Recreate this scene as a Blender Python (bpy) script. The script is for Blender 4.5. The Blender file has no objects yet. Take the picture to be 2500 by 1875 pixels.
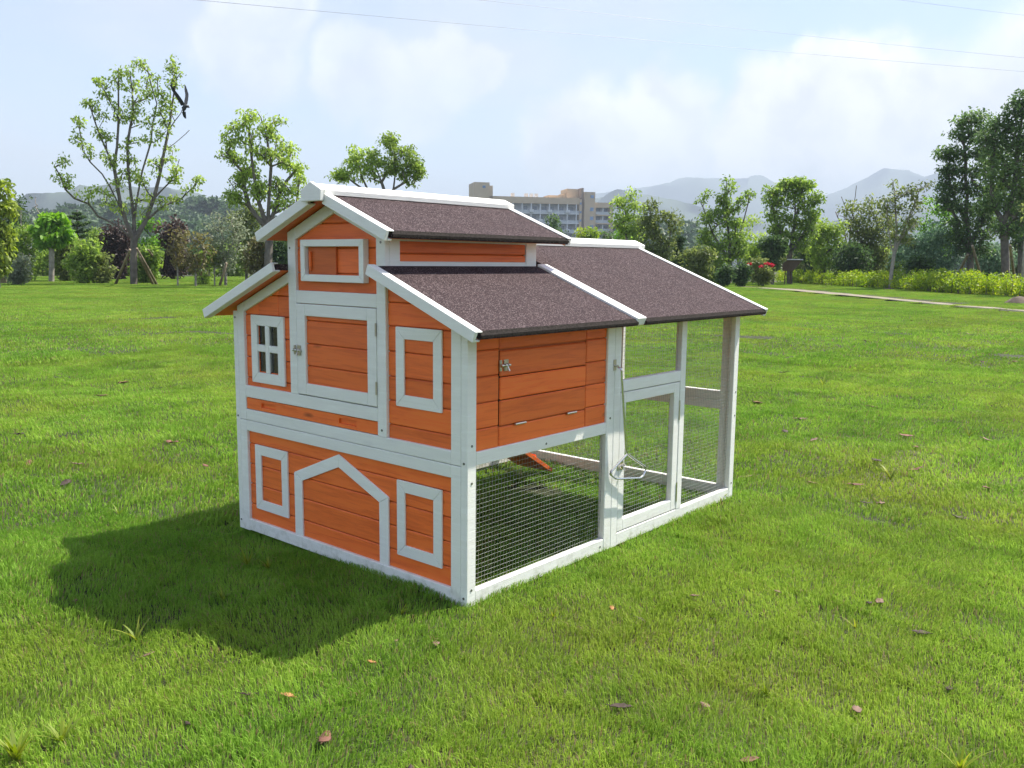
import bpy, bmesh, math, random
import numpy as np
from mathutils import Vector, Matrix, Euler

random.seed(7); RNG = np.random.default_rng(7)
SC = bpy.context.scene
COL = SC.collection

# ------------------------------------------------------------------ camera, sky, sun, exposure
S = 0.75                                   # the coop is laid out in 1.4 m wide units and scaled to 1.05 m
CAM = np.array([-1.59075, -1.50722, 0.88887])
FPX = 2156.16                              # focal length in pixels of the 2500 px wide photograph
AZ, TILT, ROLL = -0.86305411, 1.43186239, 0.01060017
CM = Matrix.Rotation(AZ, 3, 'Z') @ Matrix.Rotation(TILT, 3, 'X') @ Matrix.Rotation(ROLL, 3, 'Z')
cam_d = bpy.data.cameras.new('camera'); cam = bpy.data.objects.new('camera', cam_d); COL.objects.link(cam)
cam.matrix_world = Matrix.Translation(Vector(CAM)) @ CM.to_4x4()
cam_d.sensor_width = 36.0; cam_d.lens = FPX / 2500 * 36.0; cam_d.clip_start = 0.05; cam_d.clip_end = 20000
SC.camera = cam
MR = np.array(CM)
SUN_TO = Vector((0.59, -0.245, 1.0)).normalized()
SUN_EL = math.asin(SUN_TO.z); SUN_ROT = math.atan2(SUN_TO.x, SUN_TO.y)
SC.view_settings.view_transform = 'Standard'; SC.view_settings.look = 'None'
SC.view_settings.gamma = 1.0; SC.view_settings.use_curve_mapping = False
SC.view_settings.exposure = 1.47
SC.cycles.use_denoising = True; SC.cycles.use_adaptive_sampling = True; SC.cycles.adaptive_threshold = 0.02
SC.cycles.max_bounces = 6; SC.cycles.diffuse_bounces = 2; SC.cycles.glossy_bounces = 2
SC.cycles.transmission_bounces = 4; SC.cycles.transparent_max_bounces = 8; SC.cycles.volume_bounces = 0
SC.cycles.caustics_reflective = False; SC.cycles.caustics_refractive = False

sun_d = bpy.data.lights.new('sun', 'SUN'); sun_d.energy = 3.6; sun_d.angle = math.radians(0.6); sun_d.color = (1.0, 0.95, 0.86)
sun = bpy.data.objects.new('sun', sun_d); COL.objects.link(sun)
sun.rotation_euler = (-SUN_TO).to_track_quat('-Z', 'Y').to_euler(); sun.location = (5, -3, 9)

def ray(u, v):
    d = MR @ np.array([(u - 1250) / FPX, -(v - 937.5) / FPX, -1.0]); return d
def at(u, v, d):
    """world point seen at photograph pixel (u, v) at horizontal distance d"""
    r = ray(u, v); return CAM + r * (d / math.hypot(r[0], r[1]))
def gdist(u, v, z=0.0):
    r = ray(u, v); t = (z - CAM[2]) / r[2]; return t * math.hypot(r[0], r[1])
def gpt(u, v, z=0.0):
    r = ray(u, v); return CAM + r * ((z - CAM[2]) / r[2])

world = bpy.data.worlds.new('World'); SC.world = world; world.use_nodes = True
world.cycles.sampling_method = 'MANUAL'; world.cycles.sample_map_resolution = 256
def mixc_w(N, L, a, c):
    n = N.new('ShaderNodeMix'); n.data_type = 'RGBA'; n.blend_type = 'MULTIPLY'; n.inputs['Factor'].default_value = 1.0; L.new(a, n.inputs['A']); n.inputs['B'].default_value = (*c, 1); return n.outputs['Result']
def build_world():
    nt = world.node_tree; N = nt.nodes; L = nt.links; N.clear()
    out = N.new('ShaderNodeOutputWorld'); bg = N.new('ShaderNodeBackground'); bg.inputs['Strength'].default_value = 0.11
    L.new(bg.outputs[0], out.inputs[0])
    sky = N.new('ShaderNodeTexSky'); sky.sky_type = 'NISHITA'; sky.sun_disc = False
    sky.sun_elevation = SUN_EL; sky.sun_rotation = SUN_ROT; sky.altitude = 100
    sky.air_density = 1.15; sky.dust_density = 0.7; sky.ozone_density = 1.0
    tc = N.new('ShaderNodeTexCoord')
    sep = N.new('ShaderNodeSeparateXYZ'); L.new(tc.outputs['Generated'], sep.inputs[0])
    def m(op, a, b=None, c=None):
        n = N.new('ShaderNodeMath'); n.operation = op
        for i, x in enumerate((a, b, c)):
            if x is None: continue
            if isinstance(x, (int, float)): n.inputs[i].default_value = x
            else: L.new(x, n.inputs[i])
        return n.outputs[0]
    def sm(x, a, b):
        n = N.new('ShaderNodeMapRange'); n.interpolation_type = 'SMOOTHSTEP'; L.new(x, n.inputs[0])
        n.inputs[1].default_value = a; n.inputs[2].default_value = b; n.inputs[3].default_value = 0; n.inputs[4].default_value = 1
        return n.outputs[0]
    zc = m('ADD', m('MAXIMUM', sep.outputs[2], 0.0), 0.22)
    comb = N.new('ShaderNodeCombineXYZ')
    L.new(m('DIVIDE', sep.outputs[0], zc), comb.inputs[0]); L.new(m('DIVIDE', sep.outputs[1], zc), comb.inputs[1]); L.new(m('MULTIPLY', sep.outputs[2], 3.0), comb.inputs[2])
    n1 = N.new('ShaderNodeTexNoise'); n1.inputs['Scale'].default_value = 1.05; n1.inputs['Detail'].default_value = 7; n1.inputs['Roughness'].default_value = 0.52
    mp = N.new('ShaderNodeMapping'); mp.inputs['Location'].default_value = (3.1, 1.7, 0.4); L.new(comb.outputs[0], mp.inputs[0]); L.new(mp.outputs[0], n1.inputs['Vector'])
    mask = m('MULTIPLY_ADD', sm(n1.outputs[0], 0.42, 0.70), 0.55, 0.08)
    # heaped clouds standing at their own places in the sky, edges broken by noise
    n2 = N.new('ShaderNodeTexNoise'); n2.inputs['Scale'].default_value = 15; n2.inputs['Detail'].default_value = 6; n2.inputs['Roughness'].default_value = 0.6
    L.new(tc.outputs['Generated'], n2.inputs['Vector'])
    va = N.new('ShaderNodeVectorMath'); va.operation = 'SUBTRACT'; L.new(n2.outputs['Color'], va.inputs[0]); va.inputs[1].default_value = (.5, .5, .5)
    vs = N.new('ShaderNodeVectorMath'); vs.operation = 'SCALE'; L.new(va.outputs[0], vs.inputs[0]); vs.inputs['Scale'].default_value = 0.085
    vd = N.new('ShaderNodeVectorMath'); vd.operation = 'ADD'; L.new(tc.outputs['Generated'], vd.inputs[0]); L.new(vs.outputs[0], vd.inputs[1])
    puffs = [(2000, 200, 110), (2030, 290, 160), (1920, 350, 190), (2180, 300, 170), (2120, 240, 120), (1600, 330, 150), (1420, 370, 150), (2350, 330, 200),
             (880, 190, 110), (1090, 185, 90), (600, 130, 120), (1180, 170, 60), (980, 240, 120), (640, 30, 130), (2650, 250, 260), (-300, 200, 200), (-900, 100, 260)]
    cur = None
    for (u, v, rad) in puffs:
        d = ray(u, v); d = d / np.linalg.norm(d)
        ds = N.new('ShaderNodeVectorMath'); ds.operation = 'DISTANCE'; L.new(vd.outputs[0], ds.inputs[0]); ds.inputs[1].default_value = tuple(d)
        r = rad / FPX
        mr = N.new('ShaderNodeMapRange'); mr.interpolation_type = 'SMOOTHSTEP'; L.new(ds.outputs['Value'], mr.inputs[0])
        mr.inputs[1].default_value = r * 0.72; mr.inputs[2].default_value = r * 1.15; mr.inputs[3].default_value = 1; mr.inputs[4].default_value = 0
        wv = m('MULTIPLY', mr.outputs[0], 0.95 if 1850 < u < 2600 else 0.8 if u > 1300 else 0.5)
        cur = wv if cur is None else m('MAXIMUM', cur, wv)
    n3 = N.new('ShaderNodeTexNoise'); n3.inputs['Scale'].default_value = 14; n3.inputs['Detail'].default_value = 4; L.new(vd.outputs[0], n3.inputs['Vector'])
    cr = N.new('ShaderNodeValToRGB'); L.new(n3.outputs[0], cr.inputs[0])
    cr.color_ramp.elements[0].position = .3; cr.color_ramp.elements[0].color = (3.0, 3.0, 3.0, 1)
    cr.color_ramp.elements[1].position = .7; cr.color_ramp.elements[1].color = (3.6, 3.5, 3.4, 1)
    mix = N.new('ShaderNodeMix'); mix.data_type = 'RGBA'; L.new(mask, mix.inputs['Factor']); L.new(mixc_w(N, L, sky.outputs[0], (.70, .675, .74)), mix.inputs['A']); L.new(cr.outputs[0], mix.inputs['B'])
    cp = N.new('ShaderNodeValToRGB'); L.new(n3.outputs[0], cp.inputs[0])
    cp.color_ramp.elements[0].position = .32; cp.color_ramp.elements[0].color = (3.5, 3.45, 3.4, 1); cp.color_ramp.elements[1].position = .62; cp.color_ramp.elements[1].color = (5.4, 5.2, 5.0, 1)
    mix2 = N.new('ShaderNodeMix'); mix2.data_type = 'RGBA'; L.new(m('MULTIPLY', cur, 0.97), mix2.inputs['Factor']); L.new(mix.outputs['Result'], mix2.inputs['A']); L.new(cp.outputs[0], mix2.inputs['B'])
    L.new(mix2.outputs['Result'], bg.inputs['Color'])
build_world()

# ------------------------------------------------------------------ material helpers
MATS = {}
def newmat(name):
    mt = bpy.data.materials.new(name); mt.use_nodes = True; nt = mt.node_tree; nt.nodes.clear()
    o = nt.nodes.new('ShaderNodeOutputMaterial'); MATS[name] = mt
    return mt, nt, nt.nodes, nt.links, o
def nd(nt, t, **kw):
    n = nt.nodes.new(t)
    for k_, v_ in kw.items():
        if k_.startswith('_'): setattr(n, k_[1:], v_)
        else:
            key = k_.replace('__', ' ')
            n.inputs[key].default_value = v_
    return n
def ramp(nt, src, stops):
    r = nt.nodes.new('ShaderNodeValToRGB'); nt.links.new(src, r.inputs[0]); e = r.color_ramp.elements
    while len(e) < len(stops): e.new(0.5)
    for el, (p_, c_) in zip(e, stops): el.position = p_; el.color = (*c_, 1)
    return r.outputs[0]
def mixc(nt, f, a, b, mode='MIX'):
    n = nt.nodes.new('ShaderNodeMix'); n.data_type = 'RGBA'; n.blend_type = mode
    for key, x in (('Factor', f), ('A', a), ('B', b)):
        if isinstance(x, (int, float)): n.inputs[key].default_value = x
        elif isinstance(x, tuple): n.inputs[key].default_value = (*x, 1)
        else: nt.links.new(x, n.inputs[key])
    return n.outputs['Result']

def plain(name, col, rough=0.6, metal=0.0, var=0.12, scale=20):
    mt, nt, N, L, o = newmat(name)
    b = nd(nt, 'ShaderNodeBsdfPrincipled', Roughness=rough, Metallic=metal); L.new(b.outputs[0], o.inputs[0])
    tc = nd(nt, 'ShaderNodeTexCoord'); no = nd(nt, 'ShaderNodeTexNoise', Scale=scale, Detail=4.0); L.new(tc.outputs['Object'], no.inputs['Vector'])
    c = ramp(nt, no.outputs[0], [(.3, tuple(x * (1 - var) for x in col)), (.7, tuple(min(1, x * (1 + var)) for x in col))])
    L.new(c, b.inputs['Base Color'])
    return mt

def wood_mats():
    # painted white timber
    for nm, base, dark, rough, knots in (('white_paint', (.93, .91, .845), (.895, .875, .81), .5, .12), ('orange_stain', (1.0, .195, .034), (.82, .135, .024), .5, .8), ('orange_ply', (.70, .15, .03), (.6, .12, .024), .6, .2)):
        mt, nt, N, L, o = newmat(nm)
        b = nd(nt, 'ShaderNodeBsdfPrincipled', Roughness=rough); L.new(b.outputs[0], o.inputs[0])
        tc = nd(nt, 'ShaderNodeTexCoord'); oi = nd(nt, 'ShaderNodeObjectInfo')
        sep = nd(nt, 'ShaderNodeSeparateXYZ'); L.new(tc.outputs['Object'], sep.inputs[0])
        add = nd(nt, 'ShaderNodeMath', _operation='ADD'); L.new(sep.outputs[0], add.inputs[0]); L.new(sep.outputs[1], add.inputs[1])
        off = nd(nt, 'ShaderNodeMath', _operation='MULTIPLY'); L.new(oi.outputs['Random'], off.inputs[0]); off.inputs[1].default_value = 37.0
        al = nd(nt, 'ShaderNodeMath', _operation='MULTIPLY_ADD'); L.new(add.outputs[0], al.inputs[0]); al.inputs[1].default_value = 2.2; L.new(off.outputs[0], al.inputs[2])
        zz = nd(nt, 'ShaderNodeMath', _operation='MULTIPLY'); L.new(sep.outputs[2], zz.inputs[0]); zz.inputs[1].default_value = 26.0
        cv = nd(nt, 'ShaderNodeCombineXYZ'); L.new(al.outputs[0], cv.inputs[0]); L.new(zz.outputs[0], cv.inputs[1]); L.new(off.outputs[0], cv.inputs[2])
        g = nd(nt, 'ShaderNodeTexNoise', Scale=2.0, Detail=6.0, Roughness=.62, Distortion=.6); L.new(cv.outputs[0], g.inputs['Vector'])
        fine = nd(nt, 'ShaderNodeTexNoise', Scale=9.0, Detail=3.0); L.new(cv.outputs[0], fine.inputs['Vector'])
        col = ramp(nt, g.outputs[0], [(.32, dark), (.55, base), (.8, tuple(min(1, x * 1.12) for x in base))])
        # knots
        kv = nd(nt, 'ShaderNodeCombineXYZ'); L.new(al.outputs[0], kv.inputs[0]); zk = nd(nt, 'ShaderNodeMath', _operation='MULTIPLY'); L.new(sep.outputs[2], zk.inputs[0]); zk.inputs[1].default_value = 7.0; L.new(zk.outputs[0], kv.inputs[1]); L.new(off.outputs[0], kv.inputs[2])
        vo = nd(nt, 'ShaderNodeTexVoronoi', Scale=1.3); L.new(kv.outputs[0], vo.inputs['Vector'])
        kn = nd(nt, 'ShaderNodeMapRange'); L.new(vo.outputs['Distance'], kn.inputs[0]); kn.inputs[1].default_value = .035; kn.inputs[2].default_value = .12; kn.inputs[3].default_value = knots; kn.inputs[4].default_value = 0
        col = mixc(nt, kn.outputs[0], col, tuple(x * .35 for x in dark) if nm != 'white_paint' else (.5, .52, .5))
        if nm == 'white_paint':      # splashed soil and algae on the foot of the frame
            dn = nd(nt, 'ShaderNodeTexNoise', Scale=22.0, Detail=5.0, Roughness=.7); L.new(tc.outputs['Object'], dn.inputs['Vector'])
            dz = nd(nt, 'ShaderNodeMapRange'); L.new(sep.outputs[2], dz.inputs[0]); dz.inputs[1].default_value = .0; dz.inputs[2].default_value = .10; dz.inputs[3].default_value = .9; dz.inputs[4].default_value = 0
            dr = nd(nt, 'ShaderNodeMapRange'); L.new(dn.outputs[0], dr.inputs[0]); dr.inputs[1].default_value = .48; dr.inputs[2].default_value = .75; dr.inputs[3].default_value = 0; dr.inputs[4].default_value = .8
            dm = nd(nt, 'ShaderNodeMath', _operation='MULTIPLY'); L.new(dz.outputs[0], dm.inputs[0]); L.new(dr.outputs[0], dm.inputs[1])
            col = mixc(nt, dm.outputs[0], col, (.42, .42, .30))
            sc_ = nd(nt, 'ShaderNodeTexNoise', Scale=5.0, Detail=6.0, Roughness=.75); L.new(tc.outputs['Object'], sc_.inputs['Vector'])
            sr = nd(nt, 'ShaderNodeMapRange'); L.new(sc_.outputs[0], sr.inputs[0]); sr.inputs[1].default_value = .58; sr.inputs[2].default_value = .78; sr.inputs[3].default_value = 0; sr.inputs[4].default_value = .22
            col = mixc(nt, sr.outputs[0], col, (.70, .71, .66))
        # board to board shade of the stain
        hv = nd(nt, 'ShaderNodeHueSaturation'); L.new(col, hv.inputs['Color'])
        vr = nd(nt, 'ShaderNodeMapRange'); L.new(oi.outputs['Random'], vr.inputs[0]); vr.inputs[3].default_value = .97 if nm == 'white_paint' else .86; vr.inputs[4].default_value = 1.02 if nm == 'white_paint' else 1.10
        L.new(vr.outputs[0], hv.inputs['Value'])
        L.new(hv.outputs[0], b.inputs['Base Color'])
        bp = nd(nt, 'ShaderNodeBump', Strength=.12, Distance=.004); L.new(fine.outputs[0], bp.inputs['Height']); L.new(bp.outputs[0], b.inputs['Normal'])
wood_mats()

def felt_mat():
    mt, nt, N, L, o = newmat('roof_felt')
    b = nd(nt, 'ShaderNodeBsdfPrincipled', Roughness=.95); b.inputs['Specular IOR Level'].default_value = .15; L.new(b.outputs[0], o.inputs[0])
    tc = nd(nt, 'ShaderNodeTexCoord')
    v = nd(nt, 'ShaderNodeTexVoronoi', Scale=360.0); L.new(tc.outputs['Object'], v.inputs['Vector'])
    sx = nd(nt, 'ShaderNodeSeparateColor'); L.new(v.outputs['Color'], sx.inputs[0])
    col = ramp(nt, sx.outputs[0], [(.0, (.010, .008, .009)), (.35, (.030, .021, .023)), (.7, (.066, .047, .050)), (.88, (.19, .145, .145)), (1.0, (.42, .37, .36))])
    n2 = nd(nt, 'ShaderNodeTexNoise', Scale=90.0, Detail=3.0); L.new(tc.outputs['Object'], n2.inputs['Vector'])
    n3 = nd(nt, 'ShaderNodeTexNoise', Scale=7.0, Detail=3.0); L.new(tc.outputs['Object'], n3.inputs['Vector'])
    col = mixc(nt, .35, col, ramp(nt, n2.outputs[0], [(.35, (.026, .019, .02)), (.65, (.092, .068, .07))]))
    col = mixc(nt, .25, col, ramp(nt, n3.outputs[0], [(.35, (.042, .031, .033)), (.65, (.070, .051, .053))]))
    col = mixc(nt, 1.0, col, (1.0, .94, .93), 'MULTIPLY')
    L.new(col, b.inputs['Base Color'])
    bp = nd(nt, 'ShaderNodeBump', Strength=.55, Distance=.003); L.new(sx.outputs[1], bp.inputs['Height'])
    n4 = nd(nt, 'ShaderNodeTexNoise', Scale=4.0, Detail=2.0); L.new(tc.outputs['Object'], n4.inputs['Vector']); b2 = nd(nt, 'ShaderNodeBump', Strength=.5, Distance=.03); L.new(n4.outputs[0], b2.inputs['Height']); L.new(b2.outputs[0], bp.inputs['Normal']); L.new(bp.outputs[0], b.inputs['Normal'])
felt_mat()
plain('felt_edge', (.026, .022, .019), .95, 0, .6, 150); MATS['felt_edge'].node_tree.nodes['Principled BSDF'].inputs['Specular IOR Level'].default_value = .1
plain('nickel', (.62, .58, .5), .28, 1.0, .1)
plain('steel_rod', (.66, .66, .65), .25, 1.0, .06)
plain('galvanised_wire', (.5, .52, .5), .42, .6, .08, 60)
plain('screw_zinc', (.22, .22, .2), .4, .8, .1)
plain('soffit_dark', (.03, .014, .008), .9); plain('dark_inside', (.10, .05, .025), .8)

def glass_mat():
    mt, nt, N, L, o = newmat('window_pane')
    g = nd(nt, 'ShaderNodeBsdfGlossy', Roughness=.05); t = nd(nt, 'ShaderNodeBsdfTransparent'); t.inputs[0].default_value = (.75, .78, .75, 1)
    f = nd(nt, 'ShaderNodeFresnel', IOR=1.5); mx = nd(nt, 'ShaderNodeMixShader')
    ad = nd(nt, 'ShaderNodeMath', _operation='ADD'); L.new(f.outputs[0], ad.inputs[0]); ad.inputs[1].default_value = .12
    L.new(ad.outputs[0], mx.inputs[0]); L.new(t.outputs[0], mx.inputs[1]); L.new(g.outputs[0], mx.inputs[2]); L.new(mx.outputs[0], o.inputs[0])
glass_mat()

def leaf_mat(name, dark, mid, light, trans=.4, pos_scale=.35):
    mt, nt, N, L, o = newmat(name)
    at_ = nd(nt, 'ShaderNodeAttribute'); at_.attribute_name = 'rnd'
    geo = nd(nt, 'ShaderNodeNewGeometry'); no = nd(nt, 'ShaderNodeTexNoise', Scale=pos_scale, Detail=2.0); L.new(geo.outputs['Position'], no.inputs['Vector'])
    ad = nd(nt, 'ShaderNodeMath', _operation='MULTIPLY_ADD'); L.new(no.outputs[0], ad.inputs[0]); ad.inputs[1].default_value = 1.2
    sub = nd(nt, 'ShaderNodeMath', _operation='MULTIPLY_ADD'); L.new(at_.outputs['Fac'], sub.inputs[0]); sub.inputs[1].default_value = .7; sub.inputs[2].default_value = -.45
    L.new(sub.outputs[0], ad.inputs[2])
    col = ramp(nt, ad.outputs[0], [(.1, dark), (.5, mid), (.9, light)])
    d = nd(nt, 'ShaderNodeBsdfPrincipled', Roughness=.5); d.inputs['Specular IOR Level'].default_value = .35; L.new(col, d.inputs['Base Color'])
    hs = nd(nt, 'ShaderNodeHueSaturation'); hs.inputs['Value'].default_value = 1.35; hs.inputs['Saturation'].default_value = 1.1; L.new(col, hs.inputs['Color'])
    t = nd(nt, 'ShaderNodeBsdfTranslucent'); L.new(hs.outputs[0], t.inputs[0])
    mx = nd(nt, 'ShaderNodeMixShader'); mx.inputs[0].default_value = trans
    L.new(d.outputs[0], mx.inputs[1]); L.new(t.outputs[0], mx.inputs[2]); L.new(mx.outputs[0], o.inputs[0])
leaf_mat('leaf_green', (0.135, 0.204, 0.037), (0.246, 0.358, 0.068), (0.382, 0.505, 0.105), .5)
leaf_mat('leaf_light', (0.197, 0.271, 0.055), (0.332, 0.443, 0.092), (0.469, 0.592, 0.135), .52)
leaf_mat('leaf_dark', (0.050, 0.092, 0.032), (0.092, 0.154, 0.050), (0.161, 0.246, 0.074), .42)
leaf_mat('leaf_yellow', (.16, .26, .025), (.29, .40, .04), (.44, .49, .06), .48, .8)
leaf_mat('leaf_bamboo', (.14, .20, .025), (.25, .33, .045), (.38, .45, .08), .5, .8)
leaf_mat('leaf_bright', (.10, .21, .02), (.18, .36, .035), (.27, .46, .065), .48)
leaf_mat('leaf_olive', (0.111, 0.147, 0.040), (0.191, 0.234, 0.068), (0.284, 0.332, 0.105), .45)
leaf_mat('leaf_purple', (0.039, 0.026, 0.024), (0.072, 0.046, 0.040), (0.121, 0.077, 0.061), .3)
leaf_mat('leaf_grey', (0.161, 0.191, 0.111), (0.259, 0.296, 0.185), (0.358, 0.394, 0.259), .4)
leaf_mat('leaf_bluegreen', (0.111, 0.185, 0.111), (0.185, 0.284, 0.173), (0.259, 0.382, 0.234), .4)
leaf_mat('leaf_rust', (.12, .105, .04), (.185, .165, .06), (.25, .24, .085), .42)
leaf_mat('leaf_deep', (0.074, 0.130, 0.043), (0.135, 0.216, 0.068), (0.222, 0.320, 0.099), .45)
leaf_mat('leaf_forest', (0.031, 0.066, 0.024), (0.061, 0.110, 0.040), (0.099, 0.165, 0.061), .25, .03)
leaf_mat('flower_red', (.5, .03, .06), (.65, .05, .09), (.7, .1, .12), .3)
plain('bark', (.16, .135, .11), .9, 0, .35, 6)
plain('bark_pale', (.34, .30, .25), .85, 0, .3, 6)
plain('stake_wood', (.30, .23, .16), .85, 0, .25, 5)

# ------------------------------------------------------------------ mesh helpers
class MB:
    def __init__(s): s.v = []; s.f = []; s.r = []
    def box(s, x0, x1, y0, y1, z0, z1):
        b = len(s.v); s.v += [(x, y, z) for z in (z0, z1) for y in (y0, y1) for x in (x0, x1)]
        s.f += [tuple(b + i for i in q) for q in ((0, 2, 3, 1), (4, 5, 7, 6), (0, 1, 5, 4), (2, 6, 7, 3), (0, 4, 6, 2), (1, 3, 7, 5))]
        return s
    def prism(s, poly, a0, a1, axis='x'):
        """poly of 2D points extruded along an axis: x -> (y,z), y -> (x,z), z -> (x,y)"""
        n = len(poly); b = len(s.v)
        for a in (a0, a1):
            for (p, q) in poly:
                s.v.append((a, p, q) if axis == 'x' else (p, a, q) if axis == 'y' else (p, q, a))
        s.f.append(tuple(b + i for i in range(n))); s.f.append(tuple(b + n + i for i in reversed(range(n))))
        for i in range(n):
            j = (i + 1) % n; s.f.append((b + i, b + n + i, b + n + j, b + j))
        return s
    def tube(s, pts, rad, n=8, cap=True):
        pts = [Vector(p) for p in pts]; m = len(pts)
        rad = [rad] * m if isinstance(rad, (int, float)) else rad
        b = len(s.v); ref = Vector((0, 0, 1))
        for i, p in enumerate(pts):
            d = (pts[min(i + 1, m - 1)] - pts[max(i - 1, 0)]).normalized()
            r_ = ref if abs(d.dot(ref)) < .95 else Vector((1, 0, 0))
            u = d.cross(r_).normalized(); w = d.cross(u).normalized()
            for k in range(n):
                a = 2 * math.pi * k / n; q = p + (u * math.cos(a) + w * math.sin(a)) * rad[i]; s.v.append(tuple(q))
        for i in range(m - 1):
            for k in range(n):
                k2 = (k + 1) % n; s.f.append((b + i * n + k, b + i * n + k2, b + (i + 1) * n + k2, b + (i + 1) * n + k))
        if cap:
            s.f.append(tuple(b + k for k in reversed(range(n)))); s.f.append(tuple(b + (m - 1) * n + k for k in range(n)))
        return s
    def build(s, name, mat, parent=None, bevel=0.0, smooth=False, fix=True):
        me = bpy.data.meshes.new(name); me.from_pydata(s.v, [], s.f)
        if fix or bevel:
            bm = bmesh.new(); bm.from_mesh(me)
            bmesh.ops.recalc_face_normals(bm, faces=bm.faces)
            if bevel: bmesh.ops.bevel(bm, geom=[e for e in bm.edges if e.is_manifold and e.calc_face_angle(0) > .5], offset=bevel, segments=1, affect='EDGES', clamp_overlap=True)
            bm.to_mesh(me); bm.free()
        if smooth:
            for p_ in me.polygons: p_.use_smooth = True
        me.materials.append(MATS[mat] if isinstance(mat, str) else mat)
        ob = bpy.data.objects.new(name, me); COL.objects.link(ob)
        if parent: ob.parent = parent
        return ob
def tag(o, label=None, cat=None, group=None, kind=None):
    if label: o['label'] = label
    if cat: o['category'] = cat
    if group: o['group'] = group
    if kind: o['kind'] = kind
    return o
def empty(name, loc=(0, 0, 0), rz=0.0):
    o = bpy.data.objects.new(name, None); COL.objects.link(o); o.location = Vector(loc); o.rotation_euler = (0, 0, rz); o.empty_display_size = .2
    return o
def np_mesh(name, verts, faces, mat, parent=None, rnd=None, link=True):
    me = bpy.data.meshes.new(name); verts = np.asarray(verts, dtype=np.float32); faces = np.asarray(faces, dtype=np.int32)
    nf, k = faces.shape
    me.vertices.add(len(verts)); me.vertices.foreach_set('co', verts.ravel())
    me.loops.add(nf * k); me.loops.foreach_set('vertex_index', faces.ravel())
    me.polygons.add(nf); me.polygons.foreach_set('loop_start', np.arange(0, nf * k, k, dtype=np.int32)); me.polygons.foreach_set('loop_total', np.full(nf, k, dtype=np.int32))
    me.update(calc_edges=True)
    if rnd is not None:
        a = me.attributes.new('rnd', 'FLOAT', 'FACE'); a.data.foreach_set('value', np.asarray(rnd, dtype=np.float32))
    me.materials.append(MATS[mat] if isinstance(mat, str) else mat)
    ob = bpy.data.objects.new(name, me)
    if link: COL.objects.link(ob)
    if parent: ob.parent = parent
    return ob

# ------------------------------------------------------------------ ground
def hgt(x, y):
    x = np.asarray(x, float); y = np.asarray(y, float)
    h = .010 * np.sin(x * 2.3 + .7 * np.sin(y * 1.1)) * np.cos(y * 1.9 + .5) + .007 * np.sin(x * 5.1 + y * 3.7 + 1.0) + .006 * np.sin(y * 6.3 - x * 2.2)
    far = np.clip((np.hypot(x - .7, y - .5) - 1.6) / 4, 0, 1)
    r = np.hypot(x - CAM[0], y - CAM[1])
    h = h * (1 + .5 * far * np.clip(1.6 - r / 12, 0, 1)) * np.clip(1.5 - r / 14, .25, 1) + far * .03 * np.sin(x * .21 + .3) * np.sin(y * .17)
    return (h - .008) * np.clip(1.6 - r / 60, 0, 1)
def lawn_mat():
    mt, nt, N, L, o = newmat('lawn_turf')
    geo = nd(nt, 'ShaderNodeNewGeometry')
    n1 = nd(nt, 'ShaderNodeTexNoise', Scale=.55, Detail=5.0); n2 = nd(nt, 'ShaderNodeTexNoise', Scale=6.0, Detail=5.0, Roughness=.65); n3 = nd(nt, 'ShaderNodeTexNoise', Scale=60.0, Detail=4.0)
    for n in (n1, n2, n3): L.new(geo.outputs['Position'], n.inputs['Vector'])
    c = ramp(nt, n2.outputs[0], [(.3, (.022, .028, .009)), (.5, (.04, .046, .014)), (.72, (.06, .05, .024))])
    c = mixc(nt, .5, c, ramp(nt, n3.outputs[0], [(.35, (.02, .03, .008)), (.65, (.06, .075, .02))]))
    c = mixc(nt, ramp(nt, n1.outputs[0], [(.52, (0, 0, 0)), (.72, (.6, .6, .6))]), c, (.13, .11, .045))
    b = nd(nt, 'ShaderNodeBsdfPrincipled', Roughness=.9); L.new(c, b.inputs['Base Color']); L.new(b.outputs[0], o.inputs[0])
    bp = nd(nt, 'ShaderNodeBump', Strength=.8, Distance=.03); L.new(n2.outputs[0], bp.inputs['Height']); L.new(bp.outputs[0], b.inputs['Normal'])
lawn_mat()
def lawn():
    rad = [0.0]; r = .25
    while r < 9000: rad.append(r); r *= 1.045 if r < 60 else 1.25
    na = 220; V = [(CAM[0], CAM[1], 0)]; F = []
    for r in rad[1:]:
        a = np.linspace(0, 2 * np.pi, na, endpoint=False); x = CAM[0] + r * np.cos(a); y = CAM[1] + r * np.sin(a); z = hgt(x, y) - .014 - .035 * np.clip((r - 2.6) / 5, 0, 1)
        V += list(zip(x, y, z))
    me = bpy.data.meshes.new('lawn')
    for k in range(na): F.append((0, 1 + k, 1 + (k + 1) % na))
    for i in range(len(rad) - 2):
        b = 1 + i * na
        for k in range(na):
            k2 = (k + 1) % na; F.append((b + k, b + na + k, b + na + k2, b + k2))
    me.from_pydata(V, [], F); me.update()
    for p_ in me.polygons: p_.use_smooth = True
    me.materials.append(MATS['lawn_turf']); ob = bpy.data.objects.new('lawn', me); COL.objects.link(ob); tag(ob, kind='structure')
lawn()
plain('path_gravel', (.24, .205, .145), .9, 0, .25, 3)
PATH_TOP = [(1800, 698.5), (1880, 702.0), (1940, 704.6), (2000, 708.2), (2060, 713.0), (2137, 720.0), (2275, 733.2), (2390, 744.5), (2500, 753.5), (2640, 765)]
PATH_BOT = [(1800, 700.0), (1880, 705.0), (1940, 710.0), (2000, 716.4), (2060, 720.2), (2137, 726.2), (2275, 740), (2390, 750.0), (2500, 758.5), (2640, 770)]
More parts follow.
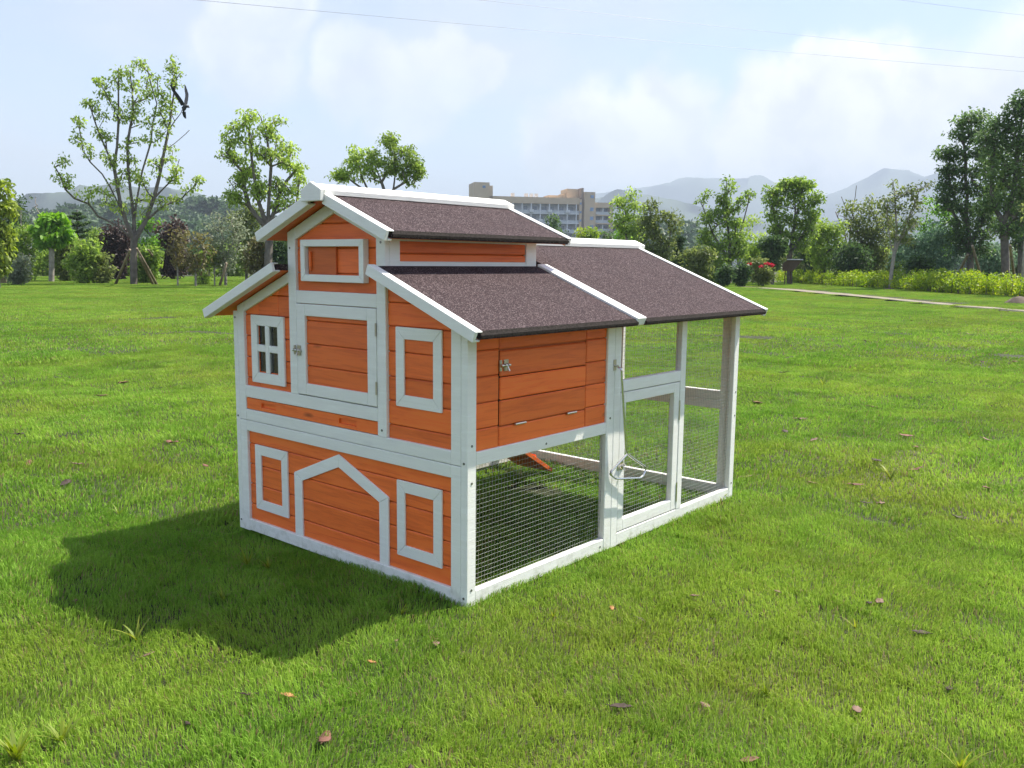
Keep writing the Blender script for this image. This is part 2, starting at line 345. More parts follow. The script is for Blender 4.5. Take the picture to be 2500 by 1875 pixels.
def path_edges(n=60):
    out = []
    for e in (PATH_TOP, PATH_BOT):
        us = np.linspace(1800, 2640, n); vs = np.interp(us, [q[0] for q in e], [q[1] for q in e]); out.append(np.array([gpt(u, v) for u, v in zip(us, vs)]))
    return out
def path():
    A, B = path_edges(); V = []; F = []; M_ = (A + B) / 2; A = M_ + (A - M_) * .55; B = M_ + (B - M_) * .55
    for p_, q in zip(A, B):
        for e in (p_, q): V.append((e[0], e[1], float(hgt(e[0], e[1])) + .006))
    for i in range(len(A) - 1): F.append((2 * i, 2 * i + 1, 2 * i + 3, 2 * i + 2))
    me = bpy.data.meshes.new('path'); me.from_pydata(V, [], F); me.materials.append(MATS['path_gravel']); ob = bpy.data.objects.new('path', me); COL.objects.link(ob); tag(ob, kind='structure')
path()

# ------------------------------------------------------------------ grass
def grass_mat():
    mt, nt, N, L, o = newmat('grass_blade')
    geo = nd(nt, 'ShaderNodeNewGeometry'); oi = nd(nt, 'ShaderNodeObjectInfo'); at_ = nd(nt, 'ShaderNodeAttribute'); at_.attribute_name = 'rnd'
    n1 = nd(nt, 'ShaderNodeTexNoise', Scale=.7, Detail=4.0, Roughness=.6); n2 = nd(nt, 'ShaderNodeTexNoise', Scale=4.5, Detail=4.0, Roughness=.6)
    L.new(geo.outputs['Position'], n1.inputs['Vector']); L.new(geo.outputs['Position'], n2.inputs['Vector'])
    s1 = nd(nt, 'ShaderNodeMath', _operation='MULTIPLY_ADD'); L.new(n2.outputs[0], s1.inputs[0]); s1.inputs[1].default_value = .9; 
    s2 = nd(nt, 'ShaderNodeMath', _operation='MULTIPLY_ADD'); L.new(at_.outputs['Fac'], s2.inputs[0]); s2.inputs[1].default_value = .45; s2.inputs[2].default_value = -.2; L.new(s2.outputs[0], s1.inputs[2])
    col = ramp(nt, s1.outputs[0], [(.12, (.145, .265, .030)), (.42, (.232, .41, .046)), (.68, (.30, .49, .060)), (.92, (.43, .55, .09))])
    n0 = nd(nt, 'ShaderNodeTexNoise', Scale=.28, Detail=3.0, Roughness=.55); n5 = nd(nt, 'ShaderNodeTexNoise', Scale=2.1, Detail=3.0, Roughness=.6); L.new(geo.outputs['Position'], n0.inputs['Vector']); L.new(geo.outputs['Position'], n5.inputs['Vector'])
    col = mixc(nt, 1.0, col, ramp(nt, n0.outputs[0], [(.35, (.80, .88, .85)), (.65, (1.16, 1.06, 1.1))]), 'MULTIPLY')
    col = mixc(nt, 1.0, col, ramp(nt, n5.outputs[0], [(.34, (.80, .86, .82)), (.5, (1.0, 1.0, 1.0)), (.68, (1.12, 1.05, 1.12))]), 'MULTIPLY')
    dry = ramp(nt, n1.outputs[0], [(.47, (0, 0, 0)), (.70, (.6, .6, .6))])
    col = mixc(nt, dry, col, (.33, .37, .05))
    dead = nd(nt, 'ShaderNodeMath', _operation='GREATER_THAN'); L.new(at_.outputs['Fac'], dead.inputs[0]); dead.inputs[1].default_value = .93
    col = mixc(nt, dead.outputs[0], col, (.30, .23, .11))
    d = nd(nt, 'ShaderNodeBsdfPrincipled', Roughness=.55); d.inputs['Specular IOR Level'].default_value = .12; L.new(col, d.inputs['Base Color'])
    t = nd(nt, 'ShaderNodeBsdfTranslucent'); hs = nd(nt, 'ShaderNodeHueSaturation'); hs.inputs['Value'].default_value = 1.3; L.new(col, hs.inputs['Color']); L.new(hs.outputs[0], t.inputs[0])
    mx = nd(nt, 'ShaderNodeMixShader'); mx.inputs[0].default_value = .38; L.new(d.outputs[0], mx.inputs[1]); L.new(t.outputs[0], mx.inputs[2]); L.new(mx.outputs[0], o.inputs[0])
grass_mat()
def vnoise(x, y, f, seed):
    """cheap smooth noise in 0..1"""
    r = np.random.default_rng(seed); out = np.zeros_like(x)
    for k in range(7):
        a = r.uniform(0, 6.28); ff = f * r.uniform(.6, 1.7); out += np.sin((x * math.cos(a) + y * math.sin(a)) * ff + r.uniform(0, 6.28))
    return .5 + out / 7 * .9
def patch_obj(name, col, size, n, h0, h1, w, lean, seed, clump):
    """a square of turf: n blades over size x size, gathered a little into clumps"""
    rng = np.random.default_rng(seed)
    x = rng.uniform(-.5, .5, n) * size; y = rng.uniform(-.5, .5, n) * size
    cx = rng.uniform(-.5, .5, clump) * size; cy = rng.uniform(-.5, .5, clump) * size
    pull = rng.integers(0, clump, n); k = rng.uniform(0, .55, n) ** 2.0
    x = x + (cx[pull] - x) * k * .35; y = y + (cy[pull] - y) * k * .35
    tall = vnoise(x, y, 6.0 / size, seed) * .6 + vnoise(x, y, 16.0 / size, seed + 50) * .4
    h = (h0 + (h1 - h0) * np.clip(tall * 1.4 - .2, 0, 1)) * rng.uniform(.55, 1.15, n)
    keep = (vnoise(x, y, 11.0 / size * max(1, size / .6), seed + 77) + rng.normal(0, .10, n)) > -9
    x, y, h = x[keep], y[keep], h[keep]; n = len(x)
    la = rng.uniform(0, 6.283, n) * .6 + 3.0 * vnoise(x, y, 5.0 / size, seed + 9) ; le = h * rng.uniform(.15, lean, n)
    fa = rng.uniform(0, 6.283, n); ww = w * rng.uniform(.6, 1.2, n)
    dx, dy = np.cos(la) * le, np.sin(la) * le; sx, sy = np.cos(fa) * ww / 2, np.sin(fa) * ww / 2
    z0 = np.full(n, -.006); zt = h * (1 - .28 * np.minimum(le / h, 1.1) ** 2)
    V = np.stack([np.stack([x - sx, y - sy, z0], 1), np.stack([x + sx, y + sy, z0], 1), np.stack([x + dx * .32 + sx * .85, y + dy * .32 + sy * .85, h * .52], 1),
                  np.stack([x + dx * .32 - sx * .85, y + dy * .32 - sy * .85, h * .52], 1), np.stack([x + dx, y + dy, zt], 1)], 1).reshape(-1, 3)
    b = np.arange(n)[:, None] * 5
    F = np.concatenate([b + [[0, 1, 2]], b + [[0, 2, 3]], b + [[3, 2, 4]]], 1).reshape(-1, 3)
    ob = np_mesh(name, V, F, 'grass_blade', rnd=np.repeat(rng.uniform(0, 1, n), 3), link=False); col.objects.link(ob); return ob
def gn_scatter(name, pts, rots, scl, idx, coll, kind='stuff', label=None):
    me = bpy.data.meshes.new(name); me.vertices.add(len(pts)); me.vertices.foreach_set('co', np.asarray(pts, np.float32).ravel())
    a = me.attributes.new('rot', 'FLOAT_VECTOR', 'POINT'); a.data.foreach_set('vector', np.asarray(rots, np.float32).ravel())
    a = me.attributes.new('scl', 'FLOAT', 'POINT'); a.data.foreach_set('value', np.asarray(scl, np.float32))
    a = me.attributes.new('pick', 'INT', 'POINT'); a.data.foreach_set('value', np.asarray(idx, np.int32))
    ob = bpy.data.objects.new(name, me); COL.objects.link(ob)
    ng = bpy.data.node_groups.new(name + '_scatter', 'GeometryNodeTree')
    ng.interface.new_socket('Geometry', in_out='INPUT', socket_type='NodeSocketGeometry'); ng.interface.new_socket('Geometry', in_out='OUTPUT', socket_type='NodeSocketGeometry')
    N = ng.nodes; L = ng.links; gi = N.new('NodeGroupInput'); go = N.new('NodeGroupOutput')
    ci = N.new('GeometryNodeCollectionInfo'); ci.inputs['Collection'].default_value = coll; ci.inputs['Separate Children'].default_value = True; ci.inputs['Reset Children'].default_value = True
    ip = N.new('GeometryNodeInstanceOnPoints'); ip.inputs['Pick Instance'].default_value = True
    def na(nm, ty):
        n = N.new('GeometryNodeInputNamedAttribute'); n.data_type = ty; n.inputs['Name'].default_value = nm; return n.outputs['Attribute']
    er = N.new('FunctionNodeEulerToRotation'); L.new(na('rot', 'FLOAT_VECTOR'), er.inputs[0])
    L.new(gi.outputs[0], ip.inputs['Points']); L.new(ci.outputs[0], ip.inputs['Instance']); L.new(na('pick', 'INT'), ip.inputs['Instance Index'])
    L.new(er.outputs[0], ip.inputs['Rotation']); L.new(na('scl', 'FLOAT'), ip.inputs['Scale']); L.new(ip.outputs[0], go.inputs[0])
    md = ob.modifiers.new('scatter', 'NODES'); md.node_group = ng
    if kind: ob['kind'] = kind
    return ob
def grass():
    rng = np.random.default_rng(11); view = math.atan2(ray(1250, 900)[1], ray(1250, 900)[0]); half = math.radians(45)
    def lay(size, r0, r1, coll, k, smin, smax):
        m_ = int(r1 / size) + 2; gi, gj = np.meshgrid(np.arange(-m_, m_ + 1), np.arange(-m_, m_ + 1))
        x = (gi.ravel() + .5) * size; y = (gj.ravel() + .5) * size
        r = np.hypot(x, y); a = np.arctan2(y, x) - view; a = (a + np.pi) % (2 * np.pi) - np.pi
        keep = (r >= r0) & (r < r1) & ((np.abs(a) < half) | (r < 1.2))
        x = x[keep] + CAM[0]; y = y[keep] + CAM[1]
        if r1 > 20:      # no turf on the gravel path
            A, B = path_edges(); C_ = (A + B) / 2; hw = np.linalg.norm(A - B, axis=1) / 2
            dd = np.hypot(x[:, None] - C_[None, :, 0], y[:, None] - C_[None, :, 1]); j = dd.argmin(1)
            T_ = np.gradient(C_[:, :2], axis=0); T_ /= np.linalg.norm(T_, axis=1)[:, None]; w2 = np.abs((A - B)[:, 0] * T_[:, 1] - (A - B)[:, 1] * T_[:, 0]) / 2
            off = np.abs((x - C_[j, 0]) * T_[j, 1] - (y - C_[j, 1]) * T_[j, 0]); ok = (dd.min(1) > 3) | (off > w2[j] * .5 + size * .36); x = x[ok]; y = y[ok]
        n = len(x)
        e = size * .3; sx = (hgt(x + e, y) - hgt(x - e, y)) / (2 * e); sy = (hgt(x, y + e) - hgt(x, y - e)) / (2 * e)
        rot = []
        for i in range(n):
            q = Vector((-sx[i], -sy[i], 1)).normalized(); rq = Vector((0, 0, 1)).rotation_difference(q) @ Euler((0, 0, rng.integers(0, 4) * math.pi / 2 + rng.uniform(-.12, .12))).to_quaternion()
            rot.append(tuple(rq.to_euler()))
        s_ = rng.uniform(smin, smax, n)
        return gn_scatter('grass', np.stack([x, y, hgt(x, y)], 1), rot, s_, rng.integers(0, k, n), coll)
    near = bpy.data.collections.new('near_turf'); mid = bpy.data.collections.new('mid_turf'); far = bpy.data.collections.new('far_turf')
    for i in range(7): patch_obj('turf_a%d' % i, near, .30, 4200, .008, .023, .0020, 1.15, 100 + i, 26)
    for i in range(5): patch_obj('turf_b%d' % i, mid, .48, 2900, .008, .023, .0038, 1.15, 200 + i, 22)
    for i in range(4): patch_obj('turf_c%d' % i, far, 1.2, 3200, .009, .024, .0085, 1.1, 300 + i, 24)
    lay(.28, 0, 3.3, near, 7, 1.02, 1.16); lay(.45, 3.2, 9.0, mid, 5, 1.02, 1.14); lay(1.1, 8.3, 44, far, 4, 1.02, 1.12)
grass()

# ------------------------------------------------------------------ the chicken coop
W = 1.40
coop = empty('chicken_coop', (0, 0, 0)); coop.scale = (S, S, S)
tag(coop, 'orange and white wooden chicken coop with wire mesh run standing on the lawn', 'chicken coop')
BV = .0022
def part(name, mat, fn, parent=coop, bevel=BV):
    m_ = MB(); fn(m_); return m_.build(name, mat, parent, bevel)
def wbox(name, *b, mat='white_paint', parent=coop, bevel=BV): return part(name, mat, lambda m_: m_.box(*b), parent, bevel)
def wprism(name, poly, a0, a1, axis='x', mat='white_paint', parent=coop, bevel=BV): return part(name, mat, lambda m_: m_.prism(poly, a0, a1, axis), parent, bevel)
def mir(poly): return [(W - p_, q) for p_, q in reversed(poly)]
SL = .40
def zr(y): return .961 + SL * ((y if y <= W / 2 else W - y) + .108)      # top of the lower rake boards
def zu(y): return zr(y) - .034                                            # underside of the lower roof boards
def zru(y): return 1.284 + SL * ((y if y <= W / 2 else W - y) - .307)     # top of the upper rake boards
def zuu(y): return zru(y) - .034
# corner posts and side frames
for s in (0, 1):
    Y = (lambda a, b: (a, b)) if s == 0 else (lambda a, b: (W - b, W - a))
    ya, yb = Y(0, .031)
    wbox('corner_post', 0, .045, ya, yb, -.01, .958)
    wbox('side_post', .822, .8725, ya, yb, -.01, .958)
    wbox('run_post', .8745, .920, ya, yb, -.01, .958)
    wbox('run_post', 1.411, 1.455, ya, yb, .047, .958)
    wbox('run_post', 1.935, 1.980, ya, yb, -.01, .958)
    wbox('bottom_rail', .045, .822, ya + .001, yb - .001, -.008, .043)
    wbox('bottom_rail', .920, 1.935, ya + .001, yb - .001, -.008, .046)
    wbox('side_rail', .045, .822, ya + .001, yb - .001, .488, .535)
    wbox('side_rail', .920, 1.411, ya + .001, yb - .001, .649, .697)
    wbox('top_rail', .920, 1.935, ya + .002, yb - .002, .92, .956)
# back frame of the run
for (y0, y1) in ((.031, .079), (W - .079, W - .031)): wbox('back_post', 1.950, 1.979, y0, y1, -.01, .965)
wbox('back_post', 1.951, 1.978, .676, .724, .052, 1.2)
wbox('bottom_rail', 1.951, 1.978, .079, W - .079, -.008, .052)
wbox('back_rail', 1.951, 1.978, .079, .676, .445, .491); wbox('back_rail', 1.951, 1.978, .079, .676, .492, .539)
wbox('back_rail', 1.951, 1.978, .724, W - .079, .445, .491); wbox('back_rail', 1.951, 1.978, .724, W - .079, .492, .539)
wprism('back_gable_rail', [(.031, zu(.031) - .05), (.7, zu(.7) - .05), (W - .031, zu(.031) - .05), (W - .031, zu(.031) - .004), (.7, zu(.7) - .004), (.031, zu(.031) - .004)], 1.952, 1.976)

# front frames
XF = (0.0, .022)
for s in (0, 1):
    Y = (lambda a, b: (a, b)) if s == 0 else (lambda a, b: (W - b, W - a))
    ya, yb = Y(.0315, .079)
    wbox('front_stile', *XF, ya, yb, -.01, .4865)
    poly = [(.0315, .4885), (.079, .4885), (.079, zu(.079) - .003), (.0315, zu(.0315) - .003)]
    wprism('front_stile', poly if s == 0 else mir(poly), *XF)
    poly = [(.079, zu(.079) - .045), (.4075, zu(.4075) - .045), (.4075, zu(.4075) - .003), (.079, zu(.079) - .003)]
    wprism('sloped_rail', poly if s == 0 else mir(poly), .0005, .0215)
    z0 = .536 if s == 0 else .640
    poly = [(.408, z0), (.4575, z0), (.4575, zuu(.4575) - .004), (.408, zuu(.408) - .004)]
    wprism('centre_post', poly if s == 0 else mir(poly), -.0005, .022)
    poly = [(.4575, zuu(.4575) - .052), (.6995, zuu(.6995) - .052), (.6995, zuu(.6995) - .004), (.4575, zuu(.4575) - .004)]
    wprism('gable_rail', poly if s == 0 else mir(poly), .0005, .0215)
wbox('bottom_rail', *XF, .079, W - .079, -.006, .045)
wbox('front_rail', .0005, .0215, .079, W - .079, .4405, .4865)
wbox('front_rail', .0005, .0215, .079, W - .079, .4885, .536)
wbox('front_rail', .0005, .0215, .4575, W - .079, .589, .640)
wbox('front_rail', .0005, .0215, .4575, .9425, 1.009, 1.059)

# boards
def clip(poly, c0, c1, ax=1):
    for sgn, lim in ((1, c0), (-1, -c1)):
        out = []
        for i in range(len(poly)):
            a, b = poly[i - 1], poly[i]; da, db = sgn * a[ax] - lim, sgn * b[ax] - lim
            if (da >= 0) != (db >= 0):
                t = da / (da - db); out.append((a[0] + (b[0] - a[0]) * t, a[1] + (b[1] - a[1]) * t))
            if db >= 0: out.append(b)
        poly = out
        if len(poly) < 3: return []
    return poly
def boards(poly, levels, a0, a1, axis='x', parent=coop, gap=.0024, name='board', back=True):
    zs = [q[1] for q in poly]; lv = [min(zs) - .001] + [l for l in levels if min(zs) + .006 < l < max(zs) - .006] + [max(zs) + .001]
    for z0, z1 in zip(lv[:-1], lv[1:]):
        p_ = clip(poly, z0 + (gap if z0 > min(zs) else 0), z1 - (0 if z1 > max(zs) else 0))
        if len(p_) >= 3:
            j = random.uniform(-.0006, .0006)
            wprism(name, p_, a0 + j, a1, axis, 'orange_stain', parent, .0035)
XB = (.013, .0205); XK = (.0212, .026)
boards([(.076, .043), (W - .076, .043), (W - .076, .443), (.076, .443)], [.112, .203, .292, .383], *XB)
wbox('backing_panel', *XK, .05, W - .05, .02, .46, mat='orange_ply', bevel=0)
LV = [.585, .674, .763, .854, .945, 1.030]
boards([(.076, .533), (.410, .533), (.410, zu(.41) - .03), (.076, zu(.076) - .03)], LV, *XB)
wprism('backing_panel', [(.05, .51), (.43, .51), (.43, zu(.43) - .03), (.05, zu(.05) - .03)], *XK, mat='orange_ply', bevel=0)
# left upper panel, opened for its little window
PL_ = mir([(.076, .637), (.410, .637), (.410, zu(.41) - .03), (.076, zu(.076) - .03)])
WY0, WY1, WZ0, WZ1 = 1.084, 1.228, .708, .908
boards(clip(PL_, 0.9, WY0, 0), LV, *XB); boards(clip(PL_, WY1, 1.4, 0), LV, *XB)
mid_ = clip(PL_, WY0, WY1, 0)
boards(clip(mid_, .5, WZ0), LV, *XB); boards(clip(mid_, WZ1, 1.3), LV, *XB)
boards([(.455, 1.057), (.945, 1.057), (.945, 1.262), (.7, 1.362), (.455, 1.262)], [1.128, 1.224, 1.316], *XB)
wprism('backing_panel', [(.43, 1.03), (.97, 1.03), (.97, 1.25), (.7, 1.37), (.43, 1.25)], *XK, mat='orange_ply', bevel=0)
# trim frames
def ring(m_, y0, y1, z0, z1, w, a0, a1, g=.0006):
    for poly in ([(y0, z0 + g), (y0 + w, z0 + w + g), (y0 + w, z1 - w - g), (y0, z1 - g)], [(y1, z0 + g), (y1, z1 - g), (y1 - w, z1 - w - g), (y1 - w, z0 + w + g)],
                 [(y0 + g, z0), (y1 - g, z0), (y1 - w - g, z0 + w), (y0 + w + g, z0 + w)], [(y0 + g, z1), (y0 + w + g, z1 - w), (y1 - w - g, z1 - w), (y1 - g, z1)]):
        m_.prism(poly, a0, a1)
def trim(y0, y1, z0, z1, w=.043, a0=.005, a1=.0129, name='trim_frame'):
    m_ = MB(); ring(m_, y0, y1, z0, z1, w, a0, a1); return m_.build(name, 'white_paint', coop, .0012)
trim(.128, .362, .101, .386); trim(W - .362, W - .128, .101, .386); trim(.128, .362, .660, .947)
# pin heads on the trims
def pins(fr, pts, x):
    m_ = MB()
    for (y, z) in pts: m_.tube([(x + .001, y, z), (x - .0006, y, z)], .0016, 6)
    return m_.build('nail_head', 'screw_zinc', fr)
# small window
wf = trim(W - .362, W - .128, .660, .947, .044, .003, .0129, 'window')
wbox('muntin', .0042, .0125, 1.144, 1.172, .7045, .9025, parent=wf); 
for (a, b) in ((1.0825, 1.1438), (1.1722, 1.2335)): wbox('muntin', .0046, .0125, a, b, .793, .823, parent=wf)
for (a, b) in ((WY0, 1.1438), (1.1722, WY1)):
    for (c, d) in ((WZ0, .7928), (.8232, WZ1)):
        wbox('pane', .0165, .018, a, b, c, d, mat='window_pane', parent=wf, bevel=0)
part('window_lining', 'white_paint', lambda m_: (m_.box(.0205, .055, WY0 - .006, WY0, WZ0, WZ1), m_.box(.0205, .055, WY1, WY1 + .006, WZ0, WZ1), m_.box(.0205, .055, 1.138, 1.178, WZ0, WZ1)), wf)
# arch of the toy door
part('arch_trim', 'white_paint', lambda m_: (
    m_.prism([(.409, .045), (.4605, .045), (.4605, .2795), (.409, .3085)], .005, .0129), m_.prism([(.9395, .045), (.991, .045), (.991, .3085), (.9395, .2795)], .005, .0129),
    m_.prism([(.409, .3095), (.4605, .2805), (.6995, .376), (.6995, .4275)], .0055, .0129), m_.prism([(.9395, .2805), (.991, .3095), (.7005, .4275), (.7005, .376)], .0055, .0129)), bevel=.0012)
# slide vent under the gable
vt = MB(); ring(vt, .511, .889, 1.097, 1.257, .0265, -.0145, .0128, 0.0003); vent = vt.build('vent', 'white_paint', coop, .0015)
wbox('slide_panel', .004, .0124, .692, .862, 1.1236, 1.2304, mat='orange_ply', parent=vent, bevel=.001)
wbox('slide_grip', -.006, .0036, .836, .846, 1.138, 1.212, mat='orange_stain', parent=vent, bevel=.0015)
# front door
door = part('door', 'white_paint', lambda m_: (m_.box(-.002, .018, .4595, .5105, .644, 1.0065), m_.box(-.002, .018, .8865, .9405, .644, 1.0065), m_.box(-.0018, .0178, .5107, .8863, .644, .690), m_.box(-.0018, .0178, .5107, .8863, .960, 1.0065)))
boards([(.508, .687), (.889, .687), (.889, .963), (.508, .963)], [.760, .848, .940], .008, .016, parent=door)
wbox('backing_panel', .0165, .02, .50, .90, .67, .98, mat='orange_ply', parent=door, bevel=0)
def latch(parent, o, ax):
    """barrel bolt: o = centre, ax 'y' on the front (bolt runs along y), 'x' on the side"""
    m_ = MB(); sgn = -1
    def P(a, z, d): return (o[0] + (d if ax == 'y' else a), o[1] + (a if ax == 'y' else d), o[2] + z)
    def bx(a0, a1, z0, z1, d0, d1):
        p0, p1 = P(a0, z0, d0), P(a1, z1, d1); m_.box(min(p0[0], p1[0]), max(p0[0], p1[0]), min(p0[1], p1[1]), max(p0[1], p1[1]), min(p0[2], p1[2]), max(p0[2], p1[2]))
    f = 1 if ax == 'x' else -1
    bx(f * .006, f * .030, -.020, .020, 0, -.0025); bx(f * -.016, f * -.004, -.019, .019, 0, -.0025)
    m_.tube([P(f * -.014, 0, -.007), P(f * .036, 0, -.007)], .0036, 8)
    for a in (.010, .026): m_.tube([P(f * (a - .003), 0, -.007), P(f * (a + .003), 0, -.007)], .0062, 8)
    m_.tube([P(f * -.013, 0, -.007), P(f * -.006, 0, -.007)], .006, 8)
    m_.tube([P(f * .019, -.002, -.009), P(f * .020, -.016, -.015)], .0026, 6); m_.tube([P(f * .0195, -.014, -.014), P(f * .0205, -.020, -.016)], .0042, 6)
    for a, z in ((.010, .014), (.026, .014), (.010, -.014), (.026, -.014), (-.010, .014), (-.010, -.014)): m_.tube([P(f * a, z, -.002), P(f * a, z, -.004)], .0028, 6)
    return m_.build('latch', 'nickel', parent, smooth=False)
latch(door, (-.002, .9435, .8205), 'y')
for z in (.93, .714): part('hinge', 'nickel', lambda m_: (m_.tube([(-.004, .4585, z - .024), (-.004, .4585, z + .024)], .0035, 8), m_.box(-.0036, -.0014, .4585, .464, z - .022, z + .022)), door, 0)
# droppings tray
def tray(m_):
    y0, y1, z0, z1 = .4605, 1.3195, .5385, .5865; sl = ((.585, .690), (1.108, 1.212)); za, zb = .553, .573
    ys = [y0, sl[0][0], sl[0][1], sl[1][0], sl[1][1], y1]
    for a, b in ((ys[0], ys[1]), (ys[2], ys[3]), (ys[4], ys[5])): m_.box(.004, .016, a, b, z0, z1)
    for a, b in sl: m_.box(.0042, .016, a, b, z0, za); m_.box(.0042, .016, a, b, zb, z1); m_.box(.013, .0158, a, b, za, zb)
    m_.box(.0165, .7, y0 + .01, y1 - .01, z0, z0 + .008)
part('tray', 'orange_stain', tray, bevel=.0012)

# right side and left side of the hutch
SIDE_L = [.609, .698, .789, .880]
def side(s):
    f = (lambda a, b: (a, b)) if s == 0 else (lambda a, b: (W - b, W - a))
    ya, yb = f(.009, .0165); ka, kb = f(.0175, .022)
    if s == 0:
        R0 = [(.043, .533), (.824, .533), (.824, .965), (.043, .965)]
        HX0, HX1, HZ0, HZ1 = .173, .681, .606, .8735
        boards(clip(R0, .0, HX0 - .0045, 0), SIDE_L, ya, yb, 'y'); boards(clip(R0, HX1 + .0045, 1, 0), SIDE_L, ya, yb, 'y')
        m0 = clip(R0, HX0 - .002, HX1 + .002, 0)
        boards(clip(m0, .5, HZ0 - .003), SIDE_L, ya, yb, 'y'); boards(clip(m0, HZ1 + .006, 1), SIDE_L, ya, yb, 'y')
        hatch = wbox('hatch', .172, .682, .0167, .0172, .607, .873, mat='soffit_dark', bevel=0)
        for z0, z1 in ((.607, .6975), (.7005, .7795), (.7825, .8735)): wbox('board', HX0, HX1, .006 + random.uniform(-.0008, .0008), .016, z0, z1, mat='orange_stain', parent=hatch, bevel=.004)
        latch(hatch, (.182, .006, .822), 'x')
        for x in (.282, .589): part('hinge', 'nickel', lambda m_: m_.tube([(x - .03, .004, .6045), (x + .03, .004, .6045)], .0045, 8), hatch, 0)
    else:
        boards([(.043, .533), (.824, .533), (.824, .965), (.043, .965)], SIDE_L, ya, yb, 'y')
    wbox('backing_panel', .03, .84, ka, kb, .50, .965, mat='orange_ply', bevel=0)
side(0); side(1)
wbox('hutch_floor', .024, .868, .024, W - .024, .500, .512, mat='orange_ply', bevel=0)
wprism('hutch_back_wall', [(.024, .49), (.75, .49), (W - .024, .49), (W - .024, zu(.024) - .01), (.7, zu(.7) - .03), (.024, zu(.024) - .01)], .846, .858, mat='orange_stain', bevel=0)
# clerestory
for s in (0, 1):
    f = (lambda a, b: (a, b)) if s == 0 else (lambda a, b: (W - b, W - a))
    a0, a1 = f(.4085, .430); b0, b1 = f(.415, .424); c0, c1 = f(.4245, .428)
    wbox('clerestory_stile', .0225, .074, a0, a1, 1.135, 1.287); wbox('clerestory_stile', .790, .858, a0, a1, 1.135, 1.287)
    wbox('clerestory_rail', .074, .790, a0 + .0005, a1, 1.13, 1.178); wbox('clerestory_rail', .074, .790, a0 + .0005, a1, 1.251, 1.287)
    boards([(.072, 1.176), (.792, 1.176), (.792, 1.253), (.072, 1.253)], [1.205], b0, b1, 'y')
    wbox('backing_panel', .06, .8, c0, c1, 1.14, 1.28, mat='orange_ply', bevel=0)
wprism('clerestory_back', [(.431, 1.12), (W - .431, 1.12), (W - .431, 1.27), (.7, zuu(.7) - .01), (.431, 1.27)], .838, .856, mat='white_paint')
# front door pop hole ramp
part('ramp', 'orange_stain', lambda m_: (m_.prism([(.876, .505), (1.685, .018), (1.695, .036), (.886, .527)], .95, 1.2, 'y'),), bevel=.001)
for x in np.arange(.95, 1.65, .12): part('ramp_cleat', 'orange_stain', lambda m_: m_.prism([(x, .527 - (x - .886) * .607 + .001), (x + .016, .517 - (x - .886) * .607 + .001), (x + .022, .527 - (x - .886) * .607 + .003), (x + .006, .537 - (x - .886) * .607 + .003)], .965, 1.185, 'y'), bevel=0)

# roofs ------------------------------------------------
def roof(name, x0, x1, y0, y1, ztop, t=.024, parent=coop):
    """one felted roof board; the low edge is y0 (right) or mirrored"""
    def half(flip):
        zt = lambda y: ztop(y) - .006
        e = .009
        poly = [(y0, zt(y0) - t * .35), (y0 + e * .5, zt(y0) - .0035), (y0 + e * 1.6, zt(y0 + e * 1.6)), (y1, zt(y1)), (y1, zt(y1) - t), (y0 + .006, zt(y0 + .006) - t), (y0, zt(y0) - t * .85)]
        if flip: poly = mir(poly)
        m_ = MB().prism(poly, x0, x1); ob = m_.build(name, 'roof_felt', parent, 0)
        e_ = [(y0 - .004, zt(y0) - t * .66), (y0 - .004, zt(y0) - .0075), (y0 + .004, zt(y0) - .0015), (y0 + .012, zt(y0 + .012) + .0012), (y0 + .012, zt(y0 + .012) - t * .66)]
        MB().prism(mir(e_) if flip else e_, x0 + .001, x1 - .001).build('drip_edge', 'felt_edge', ob)
        # the board under the felt
        q = [(y0 + .012, zt(y0 + .012) - t - .0005), (y1 - .002, zt(y1 - .002) - t - .0005), (y1 - .002, zt(y1 - .002) - t - .0035), (y0 + .012, zt(y0 + .012) - t - .0035)]
        if flip: q = mir(q)
        MB().prism(q, x0 + .004, x1 - .004).build('soffit_board', 'orange_stain', ob)
    half(False); half(True)
roof('roof', -.056, .868, -.108, .4075, zr)
roof('roof', .926, 2.031, -.108, .6995, zr)
roof('roof', -.056, .948, .307, .6995, zru)
def rake(x0, x1, y0, y1, ztop, lip, name='rake_board', h=.0385):
    """channel board: web on the outside, two lips that hold the roof board"""
    for flip in (False, True):
        c = 1 / math.sqrt(1 + SL * SL); dn = (SL * c, -c)     # down, square to the slope
        def P(y, k): return (y + dn[0] * k, ztop(y) + dn[1] * k)
        def strip(k0, k1): return [P(y0, k0), P(y1, k0), P(y1, k1), P(y0, k1)]
        m_ = MB()
        web = (x0, x0 + .014) if lip > 0 else (x1 - .014, x1)
        lx = (x0 + .0141, x1) if lip > 0 else (x0, x1 - .0141)
        for poly, (a, b) in ((strip(0, h), web), (strip(.0004, .005), lx), (strip(h - .0075, h - .0004), lx)):
            m_.prism(mir(poly) if flip else poly, a, b)
        m_.build(name, 'white_paint', coop, .0016)
rake(-.081, -.046, -.110, .409, zr, 1)
rake(2.024, 2.056, -.110, .640, zr, -1)
rake(-.082, -.046, .305, .645, zru, 1)
rake(.941, .974, .305, .645, zru, -1)
for flip in (False, True):
    poly = [(-.110, zr(-.110) + .004), (.4075, zr(.4075) + .004), (.4075, zr(.4075) - .031), (-.098, zr(-.098) - .031)]
    wprism('joint_batten', mir(poly) if flip else poly, .864, .930)
